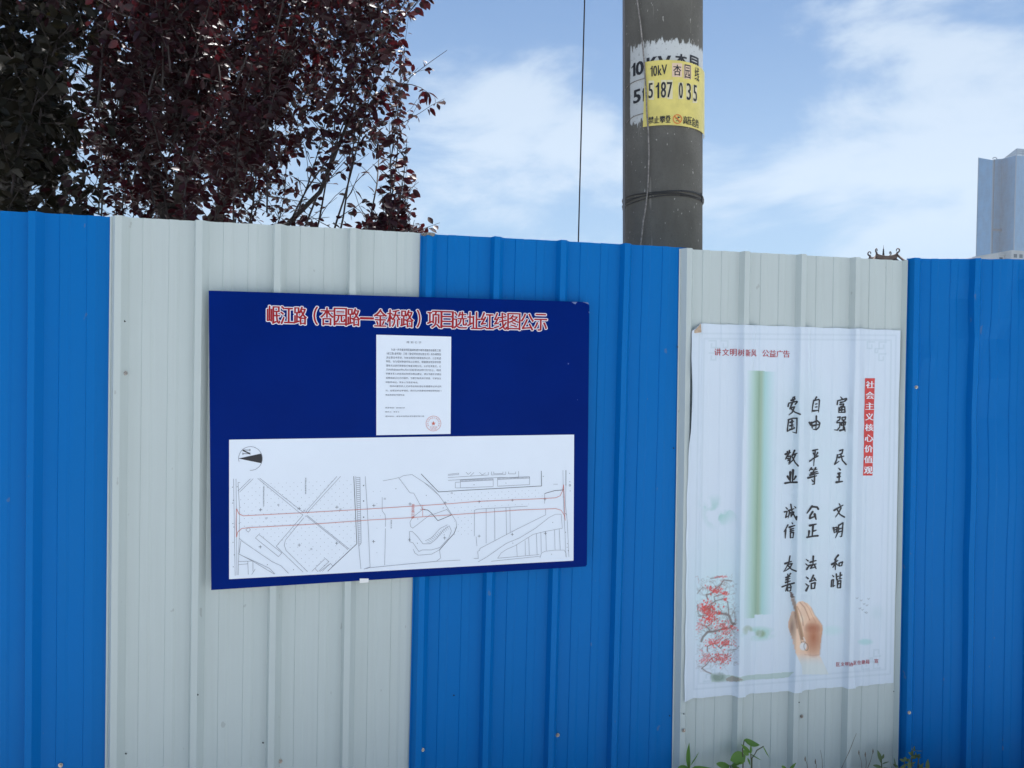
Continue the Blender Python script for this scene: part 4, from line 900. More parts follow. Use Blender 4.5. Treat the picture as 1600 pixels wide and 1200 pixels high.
# tie wires, wound wires and cables on the pole
def pole_path(pts, r, n=6):
    Q = [on_pole(*p, r) for p in pts]; out = []
    for i in range(len(Q)-1):
        for k in range(n): t_ = k/n; out.append(pole_pt(Q[i][0]*(1-t_)+Q[i+1][0]*t_, Q[i][1]*(1-t_)+Q[i+1][1]*t_, r))
    out.append(pole_pt(Q[-1][0], Q[-1][1], r)); return out
for pts in ([(976.5, 141), (982, 133), (990, 128), (1009, 122)], [(976.5, 196), (982, 188), (990, 182), (1010, 176)]):
    V, F = tube(pole_path(pts, PR+.0025), .0016, 5); kw_(mesh_obj('tie_wire', V, F, M['cable'], smooth_=True), plate)
rw = random.Random(7)
for k in range(5):
    z0 = float(on_pole(1035, 297.5+k*3.0)[1]); tl = rw.uniform(-.012, .012); ph = rw.uniform(0, 6)
    ring = [pole_pt(2*pi*i/48, z0+tl*cos(2*pi*i/48+ph)+.003*sin(6*pi*i/48+ph), PR+.003+.0016*(k % 2)) for i in range(49)]
    V, F = tube(ring, .0021, 5); kw_(mesh_obj('wound_wire', V, F, M['wire'], smooth_=True), pole)
V, F = tube(pole_path([(1095.5, 301), (1097, 310), (1096.2, 316)], PR+.007, 3), .0022, 5); kw_(mesh_obj('wound_wire', V, F, M['wire'], smooth_=True), pole)
cb = [(992, -40), (995.5, 0), (998, 18), (1001, 40), (1004, 70), (1006.5, 95), (1008, 120), (1010, 150), (1010.7, 175), (1013, 205), (1014, 240), (1013.2, 270), (1012, 296), (1009.6, 318), (1008, 330), (1005.2, 345), (1003.5, 362), (1001.5, 378), (1000, 395), (997, 430)]
V, F = tube(pole_path(cb, PR+.013, 3), .0032, 6); kw_(mesh_obj('hanging_cable', V, F, M['cable'], smooth_=True), pole)
# thin dark conduit down the left edge of the pole
e0 = at_y(974.5, 0, .50); e1 = at_y(974.8, 390, .50); dv = (e1-e0)/(e0[2]-e1[2])
pth = [e0-dv*5, e0, e1, e1+dv*(e1[2]-GZ)*.98]
V, F = tube(pth, .0048, 6); kw_(mesh_obj('ground_lead', V, F, M['steelwire'], smooth_=True), pole)
bm = bmesh.new()
for k in range(8): pass
# cross-arm and insulators stand above the picture
box(bm, pcx(9.6)-.9, pcx(9.6)+.9, PC[1]-.22, PC[1]-.15, 9.55, 9.65); kw_(bm_obj('cross_arm', bm, M['rail']), pole)
# the stay wire that crosses the sky left of the pole
g0 = at_y(913.5, 0, 1.2); g1 = at_y(903.5, 385, 1.2); dv = (g0-g1)/(g0[2]-g1[2])
gp = [g1-dv*(g1[2]-GZ), g1, g0, g0+dv*6]
gy = mesh_obj('stay_wire', *tube(gp, .0036, 6), M['wire'], smooth_=True, label='thin dark stay wire rising in the sky left of the concrete pole', category='wire')

# ------------------------------------------------------------------ trees
def leaf_mat(name, c1, c2, trans, tw=.3, spec=.5, rough=.38):
    m = bpy.data.materials.new(name); m.use_nodes = True; t = m.node_tree; b = t.nodes['Principled BSDF']
    g = N(t, 'ShaderNodeNewGeometry'); c = mixc(t, g.outputs['Random Per Island'], c1, c2); t.links.new(c, b.inputs['Base Color'])
    b.inputs['Roughness'].default_value = rough; b.inputs['Specular IOR Level'].default_value = spec
    tr = N(t, 'ShaderNodeBsdfTranslucent'); tr.inputs[0].default_value = trans+(1,)
    mx = N(t, 'ShaderNodeMixShader'); mx.inputs[0].default_value = tw; t.links.new(b.outputs[0], mx.inputs[1]); t.links.new(tr.outputs[0], mx.inputs[2])
    t.links.new(mx.outputs[0], t.nodes['Material Output'].inputs[0]); return m
M['plum'] = leaf_mat('plum_leaf', (.011, .004, .006), (.036, .009, .014), (.085, .006, .010), .22, .35, .45)
M['olive'] = leaf_mat('olive_leaf', (.011, .012, .007), (.026, .021, .013), (.03, .026, .007), .16, .3, .5)
M['bark'] = mat('bark', (.045, .035, .030), .85, noise=(30, .4), bump=(60, .6, .004))
M['twig'] = mat('twig', (.040, .030, .028), .8, noise=(40, .4))
def leaf_shape(L, Wd, droop=.12, fold=.25):
    "8-point leaf, folded along its midrib: local x across, y along"
    pts = [(0, 0, 0)]; rows = ((.22, .32), (.5, .5), (.78, .33)); V = [(0, 0, 0)]
    for t_, w_ in rows:
        z = -droop*L*t_*t_; V += [(-w_*Wd, t_*L, z+fold*w_*Wd), (0, t_*L, z), (w_*Wd, t_*L, z+fold*w_*Wd)]
    V.append((0, L, -droop*L))
    F = [(0, 2, 1), (0, 3, 2), (1, 2, 5, 4), (2, 3, 6, 5), (4, 5, 8, 7), (5, 6, 9, 8), (7, 8, 10), (8, 9, 10)]
    return np.array(V), F
LV, LF = leaf_shape(1., .56)
def leaf_mesh(name, mt):
    m = bpy.data.meshes.new(name); m.from_pydata([tuple(v) for v in LV], [], LF); m.materials.append(mt)
    m.polygons.foreach_set('use_smooth', [True]*len(m.polygons)); return m
def in_view(p):
    d = np.array(p)-CAM; w = d @ FW
    if w <= 0: return None
    x, y = 800+FPX*(d @ RT)/w, 600-FPX*(d @ UP)/w
    return (x, y, w) if -20 < x < 1620 and -20 < y < 345 else None
def make_tree(name, base, label, shoots, limbs, mt, rn, leaf_len, gap, leafname, nbig, wild=.0, accept=None, hull=None):
    root = empty(name, base, label=label, category='tree')
    lb = Acc()
    for pts, r0, r1 in limbs:
        n_ = len(pts); rr_ = [r0+(r1-r0)*i/(n_-1) for i in range(n_)]
        V, F = tube(pts, rr_, 8)
        if r0 > .055: kw_(mesh_obj('trunk', V, F, M['bark'], smooth_=True), root)
        else: kw_(mesh_obj('branch', V, F, M['bark'], smooth_=True), root)
    tw = Acc(); leaves = []
    def foliate(pts, start, lscale=1.):
        L = 0; acc_ = 0
        for a, b in zip(pts[:-1], pts[1:]):
            seg = b-a; sl_ = seg.length; L += sl_; acc_ += sl_
            while acc_ > gap:
                acc_ -= gap*rn.uniform(.7, 1.3)
                if L < start: continue
                p = a+seg*rn.random(); t_ = seg.normalized()
                for _ in range(rn.choice((1, 1, 2))):
                    side = Vector((rn.gauss(0, 1), rn.gauss(0, 1), rn.gauss(0, .5))); side -= t_*side.dot(t_)
                    if side.length < .1: continue
                    d = (side.normalized()*1.0+t_*rn.uniform(.1, .8)+Vector((0, 0, -rn.uniform(.1, .9)))).normalized()
                    q_ = (tuple(p+d*.006), d, leaf_len*rn.uniform(.6, 1.25)*lscale, rn.uniform(-1.2, 1.2))
                    if accept is None or accept(q_[0]): leaves.append(q_)
    for (p0, d0, L, r, nside) in shoots:
        p = Vector(p0); d = Vector(d0).normalized(); pts = [p.copy()]; st = .09; k = int(L/st)
        bend = Vector((rn.gauss(0, .035), rn.gauss(0, .035), 0))
        for i in range(k):
            if hull is not None and not hull(p): break
            d = (d+bend+Vector((rn.gauss(0, .035+wild), rn.gauss(0, .035+wild), rn.gauss(0, .02+wild)))).normalized(); p = p+d*st; pts.append(p.copy())
        k = len(pts)-1
        if k < 2: continue
        rr_ = [r*(1-.8*i/max(1, k)) for i in range(len(pts))]
        V, F = tube(pts, rr_, 5, False); tw.add(V, F); foliate(pts, .15)
        for _ in range(nside):
            i = rn.randrange(max(1, k//6), max(2, k)); q0 = pts[i]; dd = (d*.5+Vector((rn.gauss(0, .8), rn.gauss(0, .8), rn.uniform(-.1, .7)))).normalized(); q_ = [q0.copy()]; cur = q0.copy()
            for _2 in range(rn.randint(2, 5)): dd = (dd+Vector((rn.gauss(0, .12), rn.gauss(0, .12), rn.gauss(0, .08)))).normalized(); cur = cur+dd*.07; q_.append(cur.copy())
            if hull is not None and not hull(q_[-1]): continue
            V, F = tube(q_, [r*.45*(1-.7*j/len(q_)) for j in range(len(q_))], 4, False); tw.add(V, F); foliate(q_, .0, .95)
    kw_(tw.obj('twigs', M['twig'], kind='stuff'), root)
    # frame of each leaf
    Ms = []
    for p, d, L, roll in leaves:
        y = d; x = y.cross(Vector((0, 0, 1)));
        if x.length < .05: x = Vector((1, 0, 0))
        x.normalize(); z = x.cross(y); x, z = x*cos(roll)+z*sin(roll), z*cos(roll)-x*sin(roll)
        Ms.append((np.array([x, y, z]), np.array(p), L))
    vis = [(in_view(m_[1]), i) for i, m_ in enumerate(Ms)]
    vis = sorted([(v[2]/Ms[i][2], i) for v, i in vis if v], key=lambda q_: q_[0])
    big = set(i for _, i in vis[:nbig])
    lm = leaf_mesh(leafname, mt)
    for i in big:
        B, p, L = Ms[i]; o = bpy.data.objects.new(leafname, lm); C.objects.link(o)
        o.parent = root; mw = Matrix(((B[0][0]*L, B[1][0]*L, B[2][0]*L, p[0]), (B[0][1]*L, B[1][1]*L, B[2][1]*L, p[1]), (B[0][2]*L, B[1][2]*L, B[2][2]*L, p[2]), (0, 0, 0, 1)))
        o.matrix_parent_inverse = Matrix.Translation(base).inverted(); o.matrix_basis = mw
    rest = [i for i in range(len(Ms)) if i not in big]; nV = len(LV)
    VV = np.concatenate([(LV*Ms[i][2]) @ Ms[i][0]+Ms[i][1] for i in rest]); FF = [tuple(a+k*nV for a in f) for k in range(len(rest)) for f in LF]
    m = bpy.data.meshes.new('foliage'); m.from_pydata(VV.tolist(), [], FF); m.materials.append(mt); m.polygons.foreach_set('use_smooth', [True]*len(m.polygons))
    o = link(bpy.data.objects.new('foliage', m), None, kind='stuff'); keep_world(o, root)
    print(name, 'leaves', len(Ms), 'in view', len(vis))
    return root
def above(px, py, dist):
    "a point dist metres away (along the view axis) at a place of the photograph"
    d = ray(px, py); return Vector(CAM+d*dist)
rn = random.Random(21)
# purple plum: many steep shoots fanning to the right
sh = []
def shoot(px, py, dist, tx, ty, L=None, r=.007, ns=10, td=None):
    a = above(px, py, dist); b = above(tx, ty, td or dist+rn.uniform(-.3, .4)); d = b-a
    sh.append((a, d, d.length if L is None else L, r, ns))
for px, tx, ty, dist, ns in ((425, 560, -120, 4.0, 16), (455, 600, -80, 3.8, 16), (475, 640, -60, 4.2, 15), (500, 655, -20, 3.9, 13), (515, 650, 10, 4.0, 12), (543, 690, 20, 4.1, 9), (560, 640, 60, 3.9, 8), (575, 700, 130, 3.8, 6), (590, 715, 150, 3.9, 5), (600, 640, 190, 3.9, 9), (615, 640, 240, 4.0, 9), (600, 655, 215, 3.7, 9), (610, 650, 270, 3.8, 9), (630, 655, 300, 3.9, 7), (585, 630, 330, 3.7, 6)):
    shoot(px, 420, dist, tx, ty, ns=ns, r=.006)
for k in range(105):
    px = rn.triangular(120, 540, 250); py = rn.uniform(60, 440); dist = rn.uniform(3.5, 5.6)
    shoot(px, py, dist, px+rn.uniform(-60, 110)+(px-300)*.15, py-rn.uniform(200, 420), ns=rn.randint(9, 15), r=.005)
for k in range(52):
    px = rn.uniform(150, 600); py = rn.uniform(-250, 60); dist = rn.uniform(3.6, 5.8)
    shoot(px, py, dist, px+rn.uniform(-60, 90), py-rn.uniform(150, 300), ns=rn.randint(9, 14), r=.005)
for k in range(15):
    px = rn.uniform(380, 610); py = rn.uniform(60, 420); dist = rn.uniform(3.7, 4.8)
    shoot(px, py, dist, px+rn.uniform(20, 90), py-rn.uniform(120, 230), ns=rn.randint(5, 10), r=.0045)
def plum_hull(p):
    v = in_view(p)
    if v is None: return True
    return v[0] < np.interp(v[1], [0, 40, 90, 115, 150, 200, 240, 300, 350], [680, 675, 655, 708, 712, 655, 655, 645, 635])+5*sin(v[1]*.21)+5*sin(v[1]*.083)
def edge_ok(p):
    v = in_view(p)
    if v is None: return True
    x, y, w = v
    lim = np.interp(y, [0, 40, 90, 115, 150, 200, 240, 300, 350], [695, 690, 668, 712, 722, 655, 668, 660, 655])
    if x > lim+rn.uniform(-25, 14): return False
    # thinner foliage between the right-hand shoots
    hole = np.exp(-((x-520)/80)**2-((y-300)/75)**2)*.92+np.exp(-((x-590)/28)**2-((y-240)/60)**2)*.5+np.exp(-((x-640)/30)**2-((y-130)/60)**2)*.55
    hole += np.exp(-((x-128)/22)**2-((y-110)/60)**2)*.9
    return rn.random() > hole
b0 = above(255, 620, 4.7); base = (b0.x, b0.y, GZ)
limbs = [([Vector(base), above(262, 480, 4.7), above(275, 330, 4.7)], .11, .085), ([above(275, 330, 4.7), above(300, 220, 4.6), above(335, 90, 4.6), above(365, -120, 4.7)], .045, .022), ([above(272, 360, 4.7), above(215, 230, 4.9), above(170, 60, 5.0), above(150, -150, 5.1)], .05, .02),
         ([above(268, 420, 4.7), above(350, 320, 4.5), above(420, 180, 4.4), above(470, 0, 4.3)], .04, .014), ([above(270, 400, 4.7), above(215, 330, 5.2), above(180, 200, 5.2), above(160, 60, 5.2)], .022, .010), ([above(262, 480, 4.7), above(400, 400, 4.2), above(500, 300, 4.0), above(560, 150, 4.0)], .022, .007)]
make_tree('plum_tree', base, 'dark purple-leaved plum tree with steep thin shoots rising behind the fence', sh, limbs, M['plum'], rn, .054, .026, 'leaf', 290, accept=edge_ok, hull=plum_hull)
# darker olive tree at the left edge
rn = random.Random(5); sh = []
for k in range(135):
    px = rn.triangular(-320, 125, 90); py = rn.uniform(-260, 440); dist = rn.uniform(3.6, 5.2)
    shoot(px, py, dist, px+rn.uniform(-90, 90), py-rn.uniform(150, 330), ns=rn.randint(9, 14), r=.006)
def edge2(p):
    v = in_view(p)
    if v is None: return True
    return v[0] < 150+25*sin(v[1]/23.) and rn.random() > np.exp(-((v[0]-110)/26)**2-((v[1]-120)/60)**2)*.85
b1 = above(-60, 620, 4.9); base = (b1.x, b1.y, GZ)
limbs = [([Vector(base), above(-55, 480, 4.9), above(-45, 330, 4.9)], .10, .08), ([above(-45, 330, 4.9), above(20, 180, 4.8), above(70, 40, 4.8), above(90, -120, 4.8)], .045, .018), ([above(-45, 330, 4.9), above(-110, 160, 4.9), above(-150, -80, 5.0)], .045, .02), ([above(-50, 400, 4.9), above(40, 300, 4.6), above(90, 190, 4.5)], .03, .01)]
make_tree('broadleaf_tree', base, 'dark olive-green tree filling the top left corner beside the purple one', sh, limbs, M['olive'], rn, .078, .034, 'leaf', 200, accept=edge2)

# ------------------------------------------------------------------ temple roof beyond the fence
M['rooftile'] = mat('rooftile', (.055, .032, .027), .6, noise=(2, .3)); M['rooftrim'] = mat('rooftrim', (.115, .075, .058), .7, noise=(3, .3)); M['bronze'] = mat('bronze', (.03, .026, .03), .5); M['redwall'] = mat('redwall', (.22, .05, .035), .7)
TD = 60.
tb = at_y(1380, 410, TD-2.48)
temple = empty('temple_pavilion', (tb[0], tb[1], GZ), label='small brown tiled temple roof with curled ridge ends and a spire just above the fence', category='temple')
TR_ = Matrix.Translation((tb[0], tb[1], 0)) @ Matrix.Rotation(R_(-20), 4, 'Z')
def tw_(p): return TR_ @ Vector(p)
TSC = .72
pxm = np.hypot(tb[0]-CAM[0], tb[1]-CAM[1])*cos(math.atan2(tb[0], tb[1]+2.48)-YAW)/FPX     # metres per photograph px there
zr = float(at_y(1380, 398.5, TD-2.48)[2])       # ridge height
hw = 26*pxm
ZB = zr-(zr-3.0*pxm-GZ)/TSC
TR_ = Matrix.Translation((tb[0], tb[1], zr-3.0*pxm)) @ Matrix.Rotation(R_(-20), 4, 'Z') @ Matrix.Scale(TSC, 4) @ Matrix.Translation((0, 0, -zr))
bm = bmesh.new()
# curved hip roof: square courses narrowing upward with lifted corners
rows = []
for i in range(9):
    t_ = i/8; half = hw*(3.2-2.45*t_**.8); z = zr-3.4+3.0*t_**1.6
    row = []
    for side in range(4):
        for k in range(6):
            f_ = k/6*2-1; x, y = half*f_, -half
            lift = .55*(1-t_)*abs(f_)**3+.12*abs(f_)**3
            v = Matrix.Rotation(side*pi/2, 4, 'Z') @ Vector((x, y, z+lift)); row.append(bm.verts.new(tw_(v)))
    rows.append(row)
for a, b in zip(rows[:-1], rows[1:]):
    for k in range(24): bm.faces.new((a[k], a[(k+1) % 24], b[(k+1) % 24], b[k]))
bm.faces.new(rows[-1]); bmesh.ops.recalc_face_normals(bm, faces=bm.faces); kw_(bm_obj('roof', bm, M['rooftile']), temple)
bm = bmesh.new(); box(bm, -2.2, 2.2, -2.2, 2.2, ZB, zr-3.2, TR_); kw_(bm_obj('wall', bm, M['redwall']), temple)
for sx, sy in ((-2.9, -2.9), (2.9, -2.9), (2.9, 2.9), (-2.9, 2.9)):
    bm = bmesh.new(); bmesh.ops.create_cone(bm, cap_ends=True, segments=12, radius1=.22, radius2=.2, depth=zr-3.1-ZB, matrix=TR_ @ Matrix.Translation((sx, sy, (zr-3.1+ZB)/2))); kw_(bm_obj('column', bm, M['redwall']), temple)
# ridge walls on the four edges of the roof top, sagging in the middle
h2 = hw*.78
for side in range(4):
    Q = Matrix.Rotation(side*pi/2, 4, 'Z'); pts = []; A = Acc()
    for k in range(9):
        f_ = k/4-1; z = zr-.12+.30*abs(f_)**2.2; pts.append((f_*h2, -h2, z))
    V = []; F = []
    for (x, y, z) in pts:
        for dy, dz in ((-.07, -.42), (.07, -.42), (.07, 0), (-.07, 0)): V.append(tw_(Q @ Vector((x, y+dy, z+dz))))
    for k in range(8):
        for c_ in range(4): F.append((4*k+c_, 4*k+(c_+1) % 4, 4*k+4+(c_+1) % 4, 4*k+4+c_))
    F += [(0, 1, 2, 3), (32, 35, 34, 33)]; kw_(mesh_obj('ridge', V, F, M['rooftrim']), temple)
    V, F = tube([tw_(Q @ Vector((x, y, z+.03))) for x, y, z in pts], .06, 6); kw_(mesh_obj('ridge_cap', V, F, M['rooftile'], smooth_=True), temple)
    # hip ridge down the corner and the curled finial at its head
    V, F = tube([tw_(Q @ Vector((-h2, -h2, zr+.10))), tw_(Q @ Vector((-h2*1.5, -h2*1.5, zr-.65))), tw_(Q @ Vector((-h2*2.3, -h2*2.3, zr-1.5))), tw_(Q @ Vector((-h2*3.1, -h2*3.1, zr-2.3)))], [.10, .10, .09, .06], 6); kw_(mesh_obj('hip_ridge', V, F, M['rooftrim'], smooth_=True), temple)
    cv = []
    for k in range(15):
        t_ = k/14; an = -pi*.55+t_*pi*1.75; rad = .27*(1-.38*t_)
        cv.append(Vector((-1, -1, 0)).normalized()*(.10+rad*cos(an)*.9)+Vector((0, 0, .62+rad*sin(an))))
    cv = [Vector((0, 0, 0)), Vector((-.02, -.02, .2))]+cv
    V, F = tube([tw_(Q @ (Vector((-h2, -h2, zr+.02))+c_)) for c_ in cv], [.12, .10]+[.075-.003*k for k in range(15)], 6); kw_(mesh_obj('curled_finial', V, F, M['rooftile'], smooth_=True), temple)
bm = bmesh.new()
bmesh.ops.create_uvsphere(bm, u_segments=12, v_segments=8, radius=.20, matrix=TR_ @ Matrix.Translation((0, 0, zr+.08)))
bmesh.ops.create_cone(bm, cap_ends=True, segments=10, radius1=.3, radius2=.16, depth=.4, matrix=TR_ @ Matrix.Translation((0, 0, zr-.2)))
kw_(bm_obj('spire_base', bm, M['rooftrim']), temple)
V, F = tube([tw_((0, 0, zr+a)) for a in (.2, .45, .5, .7, .75, .95, 1.0, 1.5)], [.10, .09, .075, .08, .06, .065, .03, .008], 8); kw_(mesh_obj('spire', V, F, M['bronze'], smooth_=True), temple)

# ------------------------------------------------------------------ glass tower and the pale block in front of it
def curtain(name, c, c2, sx, sz, lw=.07, rough=.25):
    m = bpy.data.materials.new(name); m.use_nodes = True; t = m.node_tree; b = t.nodes['Principled BSDF']; tc = N(t, 'ShaderNodeTexCoord')
    s_ = N(t, 'ShaderNodeSeparateXYZ'); t.links.new(tc.outputs['Object'], s_.inputs[0])
    def stripe(v, p, w): return math_(t, 'LESS_THAN', math_(t, 'FRACT', math_(t, 'DIVIDE', v, p)), w)
    g = math_(t, 'MAXIMUM', stripe(s_.outputs[2], sz, .18), stripe(math_(t, 'ADD', s_.outputs[0], math_(t, 'MULTIPLY', s_.outputs[1], .6)), sx, .14))
    n = N(t, 'ShaderNodeTexNoise', i_Scale=.25, i_Detail=6.0); mm = N(t, 'ShaderNodeMapping'); mm.inputs['Scale'].default_value = (1, 1, .5); t.links.new(tc.outputs['Object'], mm.inputs[0]); t.links.new(mm.outputs[0], n.inputs['Vector'])
    cc_ = mixc(t, smooth(t, n.outputs[0], .35, .65), c, tuple(x*1.25 for x in c)); cc_ = mixc(t, math_(t, 'MULTIPLY', g, .55), cc_, c2)
    t.links.new(cc_, b.inputs['Base Color']); b.inputs['Roughness'].default_value = rough; b.inputs['Specular IOR Level'].default_value = .15; return m
M['curtain'] = curtain('curtain_wall', (.035, .140, .27), (.060, .175, .31), 1.6, 3.9, rough=.4); M['mull'] = mat('mullion', (.12, .17, .24), .5); M['louvre'] = mat('louvre', (.08, .10, .13), .6)
TY = 520.
def tp(px, py, y=TY): p = at_y(px, py, y); return p
tower = empty('glass_tower', (float(tp(1560, 400)[0]), TY, GZ), label='tall blue-grey glass skyscraper with a stepped crown at the right edge', category='skyscraper')
# footprint follows the folds of the facade; each corner has its own depth
def col_x(px, y): d = ray(px, 330); return float(CAM[0]+d[0]*((y-CAM[1])/d[1]))
fp = [(1526.5, 560), (1549, 545), (1551, 551), (1563, 553), (1585, 535), (1622, 565), (1640, 620)]
tops = [246, 250, 249, 248, 242.5, 246, 250]
fpx = [(col_x(a, y), y) for a, y in fp]; zt = [float(at_y(a, t_, y)[2]) for (a, y), t_ in zip(fp, tops)]
back = [(col_x(1640, 700), 700), (col_x(1545, 640), 640)]; poly = fpx+back; ztop = zt+[zt[-1], zt[0]]
n = len(poly)
for i in range(n):
    a, b = poly[i], poly[(i+1) % n]
    kw_(mesh_obj('facade', [(a[0], a[1], GZ), (b[0], b[1], GZ), (b[0], b[1], ztop[(i+1) % n]), (a[0], a[1], ztop[i])], [(0, 1, 2, 3)], M['curtain']), tower)
kw_(mesh_obj('roof', [(p[0], p[1], min(ztop)-1.5) for p in poly], [tuple(range(n))], M['mull']), tower)
for i, w_ in ((0, .5), (1, .35), (2, .6), (4, .9), (5, .8)):
    bm = bmesh.new(); x, y = fpx[i]; box(bm, x-w_/2, x+w_/2, y-.7, y-.1, GZ, zt[i]); kw_(bm_obj('corner_fin', bm, M['mull'] if i != 2 else M['louvre']), tower)
# dark louvred opening
a, b = fpx[2], fpx[3]; za, zb_ = float(at_y(1555, 361, a[1])[2]), float(at_y(1555, 357.5, a[1])[2])
bm = bmesh.new(); box(bm, a[0]+.2, b[0]-.3, a[1]-.6, a[1]-.2, za, zb_); kw_(bm_obj('louvre_band', bm, M['louvre']), tower)
# crown: sloping glazed screen with bars
x4, y4 = fpx[4]; zc = float(at_y(1585, 232.5, y4)[2]); x3, y3 = col_x(1567, 551), 551; zc3 = float(at_y(1567, 246.5, 551)[2]); x5, y5 = fpx[5]; zc5 = float(at_y(1622, 236, y5)[2])
M['screen'] = mat('crown_glass', (.20, .27, .33), .3, .7)
kw_(mesh_obj('crown_screen', [(x3, y3-.5, zc3), (x4, y4-.5, zt[4]), (x5, y5-.5, zt[5]), (x5, y5-.5, zc5), (x4, y4-.5, zc)], [(0, 1, 4), (1, 2, 3, 4)], M['screen']), tower)
bars = Acc()
for f_ in (.33, .66, 1.0):
    pa = Vector((x3, y3-.9, zc3))*0+Vector((x4, y4-.9, zt[4]+(zc-zt[4])*f_)); pb = Vector((x5, y5-.9, zt[5]+(zc5-zt[5])*f_)); bars.add(*tube([pa, pb], .32, 4))
    pc = Vector((x3, y3-.9, zc3)).lerp(Vector((x4, y4-.9, zc)), 1-f_) if f_ < 1 else Vector((x3, y3-.9, zc3)); 
    bars.add(*tube([Vector((x3+(x4-x3)*f_*.98, y3+(y4-y3)*f_-.9, zc3+(zt[4]-zc3)*f_)), Vector((x4, y4-.9, zt[4]+(zc-zt[4])*f_))], .22, 4))
bars.add(*tube([Vector((x3, y3-.9, zc3)), Vector((x4, y4-.9, zc))], .35, 4)); bars.add(*tube([Vector((x4, y4-.9, zt[4])), Vector((x4, y4-.9, zc))], .35, 4))
for k in range(1, 4): t_ = k/4; bars.add(*tube([Vector((x4+(x5-x4)*t_, y4+(y5-y4)*t_-.9, zt[4]+(zt[5]-zt[4])*t_)), Vector((x4+(x5-x4)*t_, y4+(y5-y4)*t_-.9, zc+(zc5-zc)*t_))], .25, 4))
kw_(bars.obj('crown_frame', M['mull']), tower)
pa = at_y(1554.5, 247.5, 556); V = [(pa[0]+2.2*cos(k*pi/8), 556, pa[2]-.8+1.7*sin(k*pi/8)) for k in range(9)]
kw_(mesh_obj('roof_dish', *tube(V, .35, 5), M['louvre']), tower)
# pale apartment block
M['pale'] = mat('pale_render', (.30, .33, .35), .8, noise=(.2, .08)); M['window'] = mat('window_glass', (.05, .065, .08), .2, .8)
BY = 240.
bl = empty('apartment_block', (col_x(1590, BY), BY, GZ), label='pale low apartment block peeking over the fence before the skyscraper', category='apartment building')
for x0, x1, ytp, dy in ((1560, 1582.2, 399.5, 3), (1582.4, 1640, 393, 0)):
    xa, xb = col_x(x0, BY+dy), col_x(x1, BY+dy); zt_ = float(at_y((x0+x1)/2, ytp, BY+dy)[2]); z1_ = float(at_y(1590, ytp, BY+dy)[2])
    bm = bmesh.new(); box(bm, xa, xb, BY+dy, BY+dy+18, GZ, z1_); kw_(bm_obj('wall', bm, M['pale']), bl)
    bm = bmesh.new(); box(bm, xa-.2, xb+.2, BY+dy-.3, BY+dy+18.3, z1_+.01, z1_+.35); kw_(bm_obj('parapet', bm, M['pale']), bl)
    k = xa+1.0
    while k < xb-1.6:
        for fl in range(4):
            zz = z1_-1.9-fl*3.0; bm = bmesh.new(); box(bm, k, k+1.5, BY+dy-.06, BY+dy+.02, zz-.5, zz+.9); kw_(bm_obj('window', bm, M['window']), bl)
        k += 2.6
# ------------------------------------------------------------------ weeds at the foot of the fence
def weed_leaf(L, Wd, curl):
    V = []; F = []; n_ = 6
    for i in range(n_+1):
        t_ = i/n_; w = Wd*(math.sin(pi*min(1, t_**.75*1.0)))**.8*.5 if 0 < t_ < 1 else .0006
        an = curl*t_; y = L*(math.sin(an)/curl if abs(curl) > 1e-3 else t_); z = -L*((1-math.cos(an))/curl if abs(curl) > 1e-3 else 0)
        V += [(-w, y, z+w*.35), (0, y, z), (w, y, z+w*.35)]
    for i in range(n_): a = 3*i; F += [(a, a+1, a+4, a+3), (a+1, a+2, a+5, a+4)]
    return np.array(V), F
M['weed'] = leaf_mat('weed_leaf', (.10, .22, .045), (.16, .30, .07), (.28, .48, .06), .38, .4, .45)
M['weedgrey'] = leaf_mat('weed_greyleaf', (.13, .19, .085), (.19, .25, .12), (.2, .28, .09), .25, .3, .6)
M['stem'] = mat('weed_stem', (.10, .11, .05), .6); M['dry'] = mat('dry_stem', (.19, .15, .10), .8, noise=(60, .3)); M['grass'] = leaf_mat('grass_blade', (.08, .13, .03), (.20, .20, .08), (.2, .25, .05), .3, .3, .6)
def weed(name, px, py, label, leaves, mt, h=None, y=-.06, group=None, stems=None):
    b_ = at_y(px, py, y); base = (float(b_[0]), y, GZ)
    root = empty(name, base, label=label, category='weed')
    if group: root['group'] = group
    for st in (stems or []):
        pts = [Vector(at_y(a, c_, y+dy)) for a, c_, dy in st]; pts = [Vector((pts[0].x, pts[0].y, GZ-.01))]+pts
        V, F = tube(pts, [.0026]+[.0022-.0006*i/len(pts) for i in range(len(pts)-1)], 5); kw_(mesh_obj('stem', V, F, M['stem'], smooth_=True), root)
    for (x0, y0, x1, y1, w, dy0, dy1, curl, roll) in leaves:
        a = Vector(at_y(x0, y0, y+dy0)); b = Vector(at_y(x1, y1, y+dy1)); d = b-a; L = d.length; yv = d.normalized()
        LV_, LF_ = weed_leaf(L, w, curl)
        x = yv.cross(Vector((0, -.5, 1))).normalized(); z = x.cross(yv); x, z = x*cos(roll)+z*sin(roll), z*cos(roll)-x*sin(roll)
        # rotate so that the curled tip still ends at b
        tip = Vector(LV_[-2]); 
        Bm = Matrix((x, yv, z)).transposed(); qd = (Bm @ tip).rotation_difference(d); Bm = qd.to_matrix() @ Bm; sc = L/tip.length
        V = [a+Bm @ (Vector(v)*sc) for v in LV_]; kw_(mesh_obj('leaf', V, LF_, mt, smooth_=True), root)
    return root
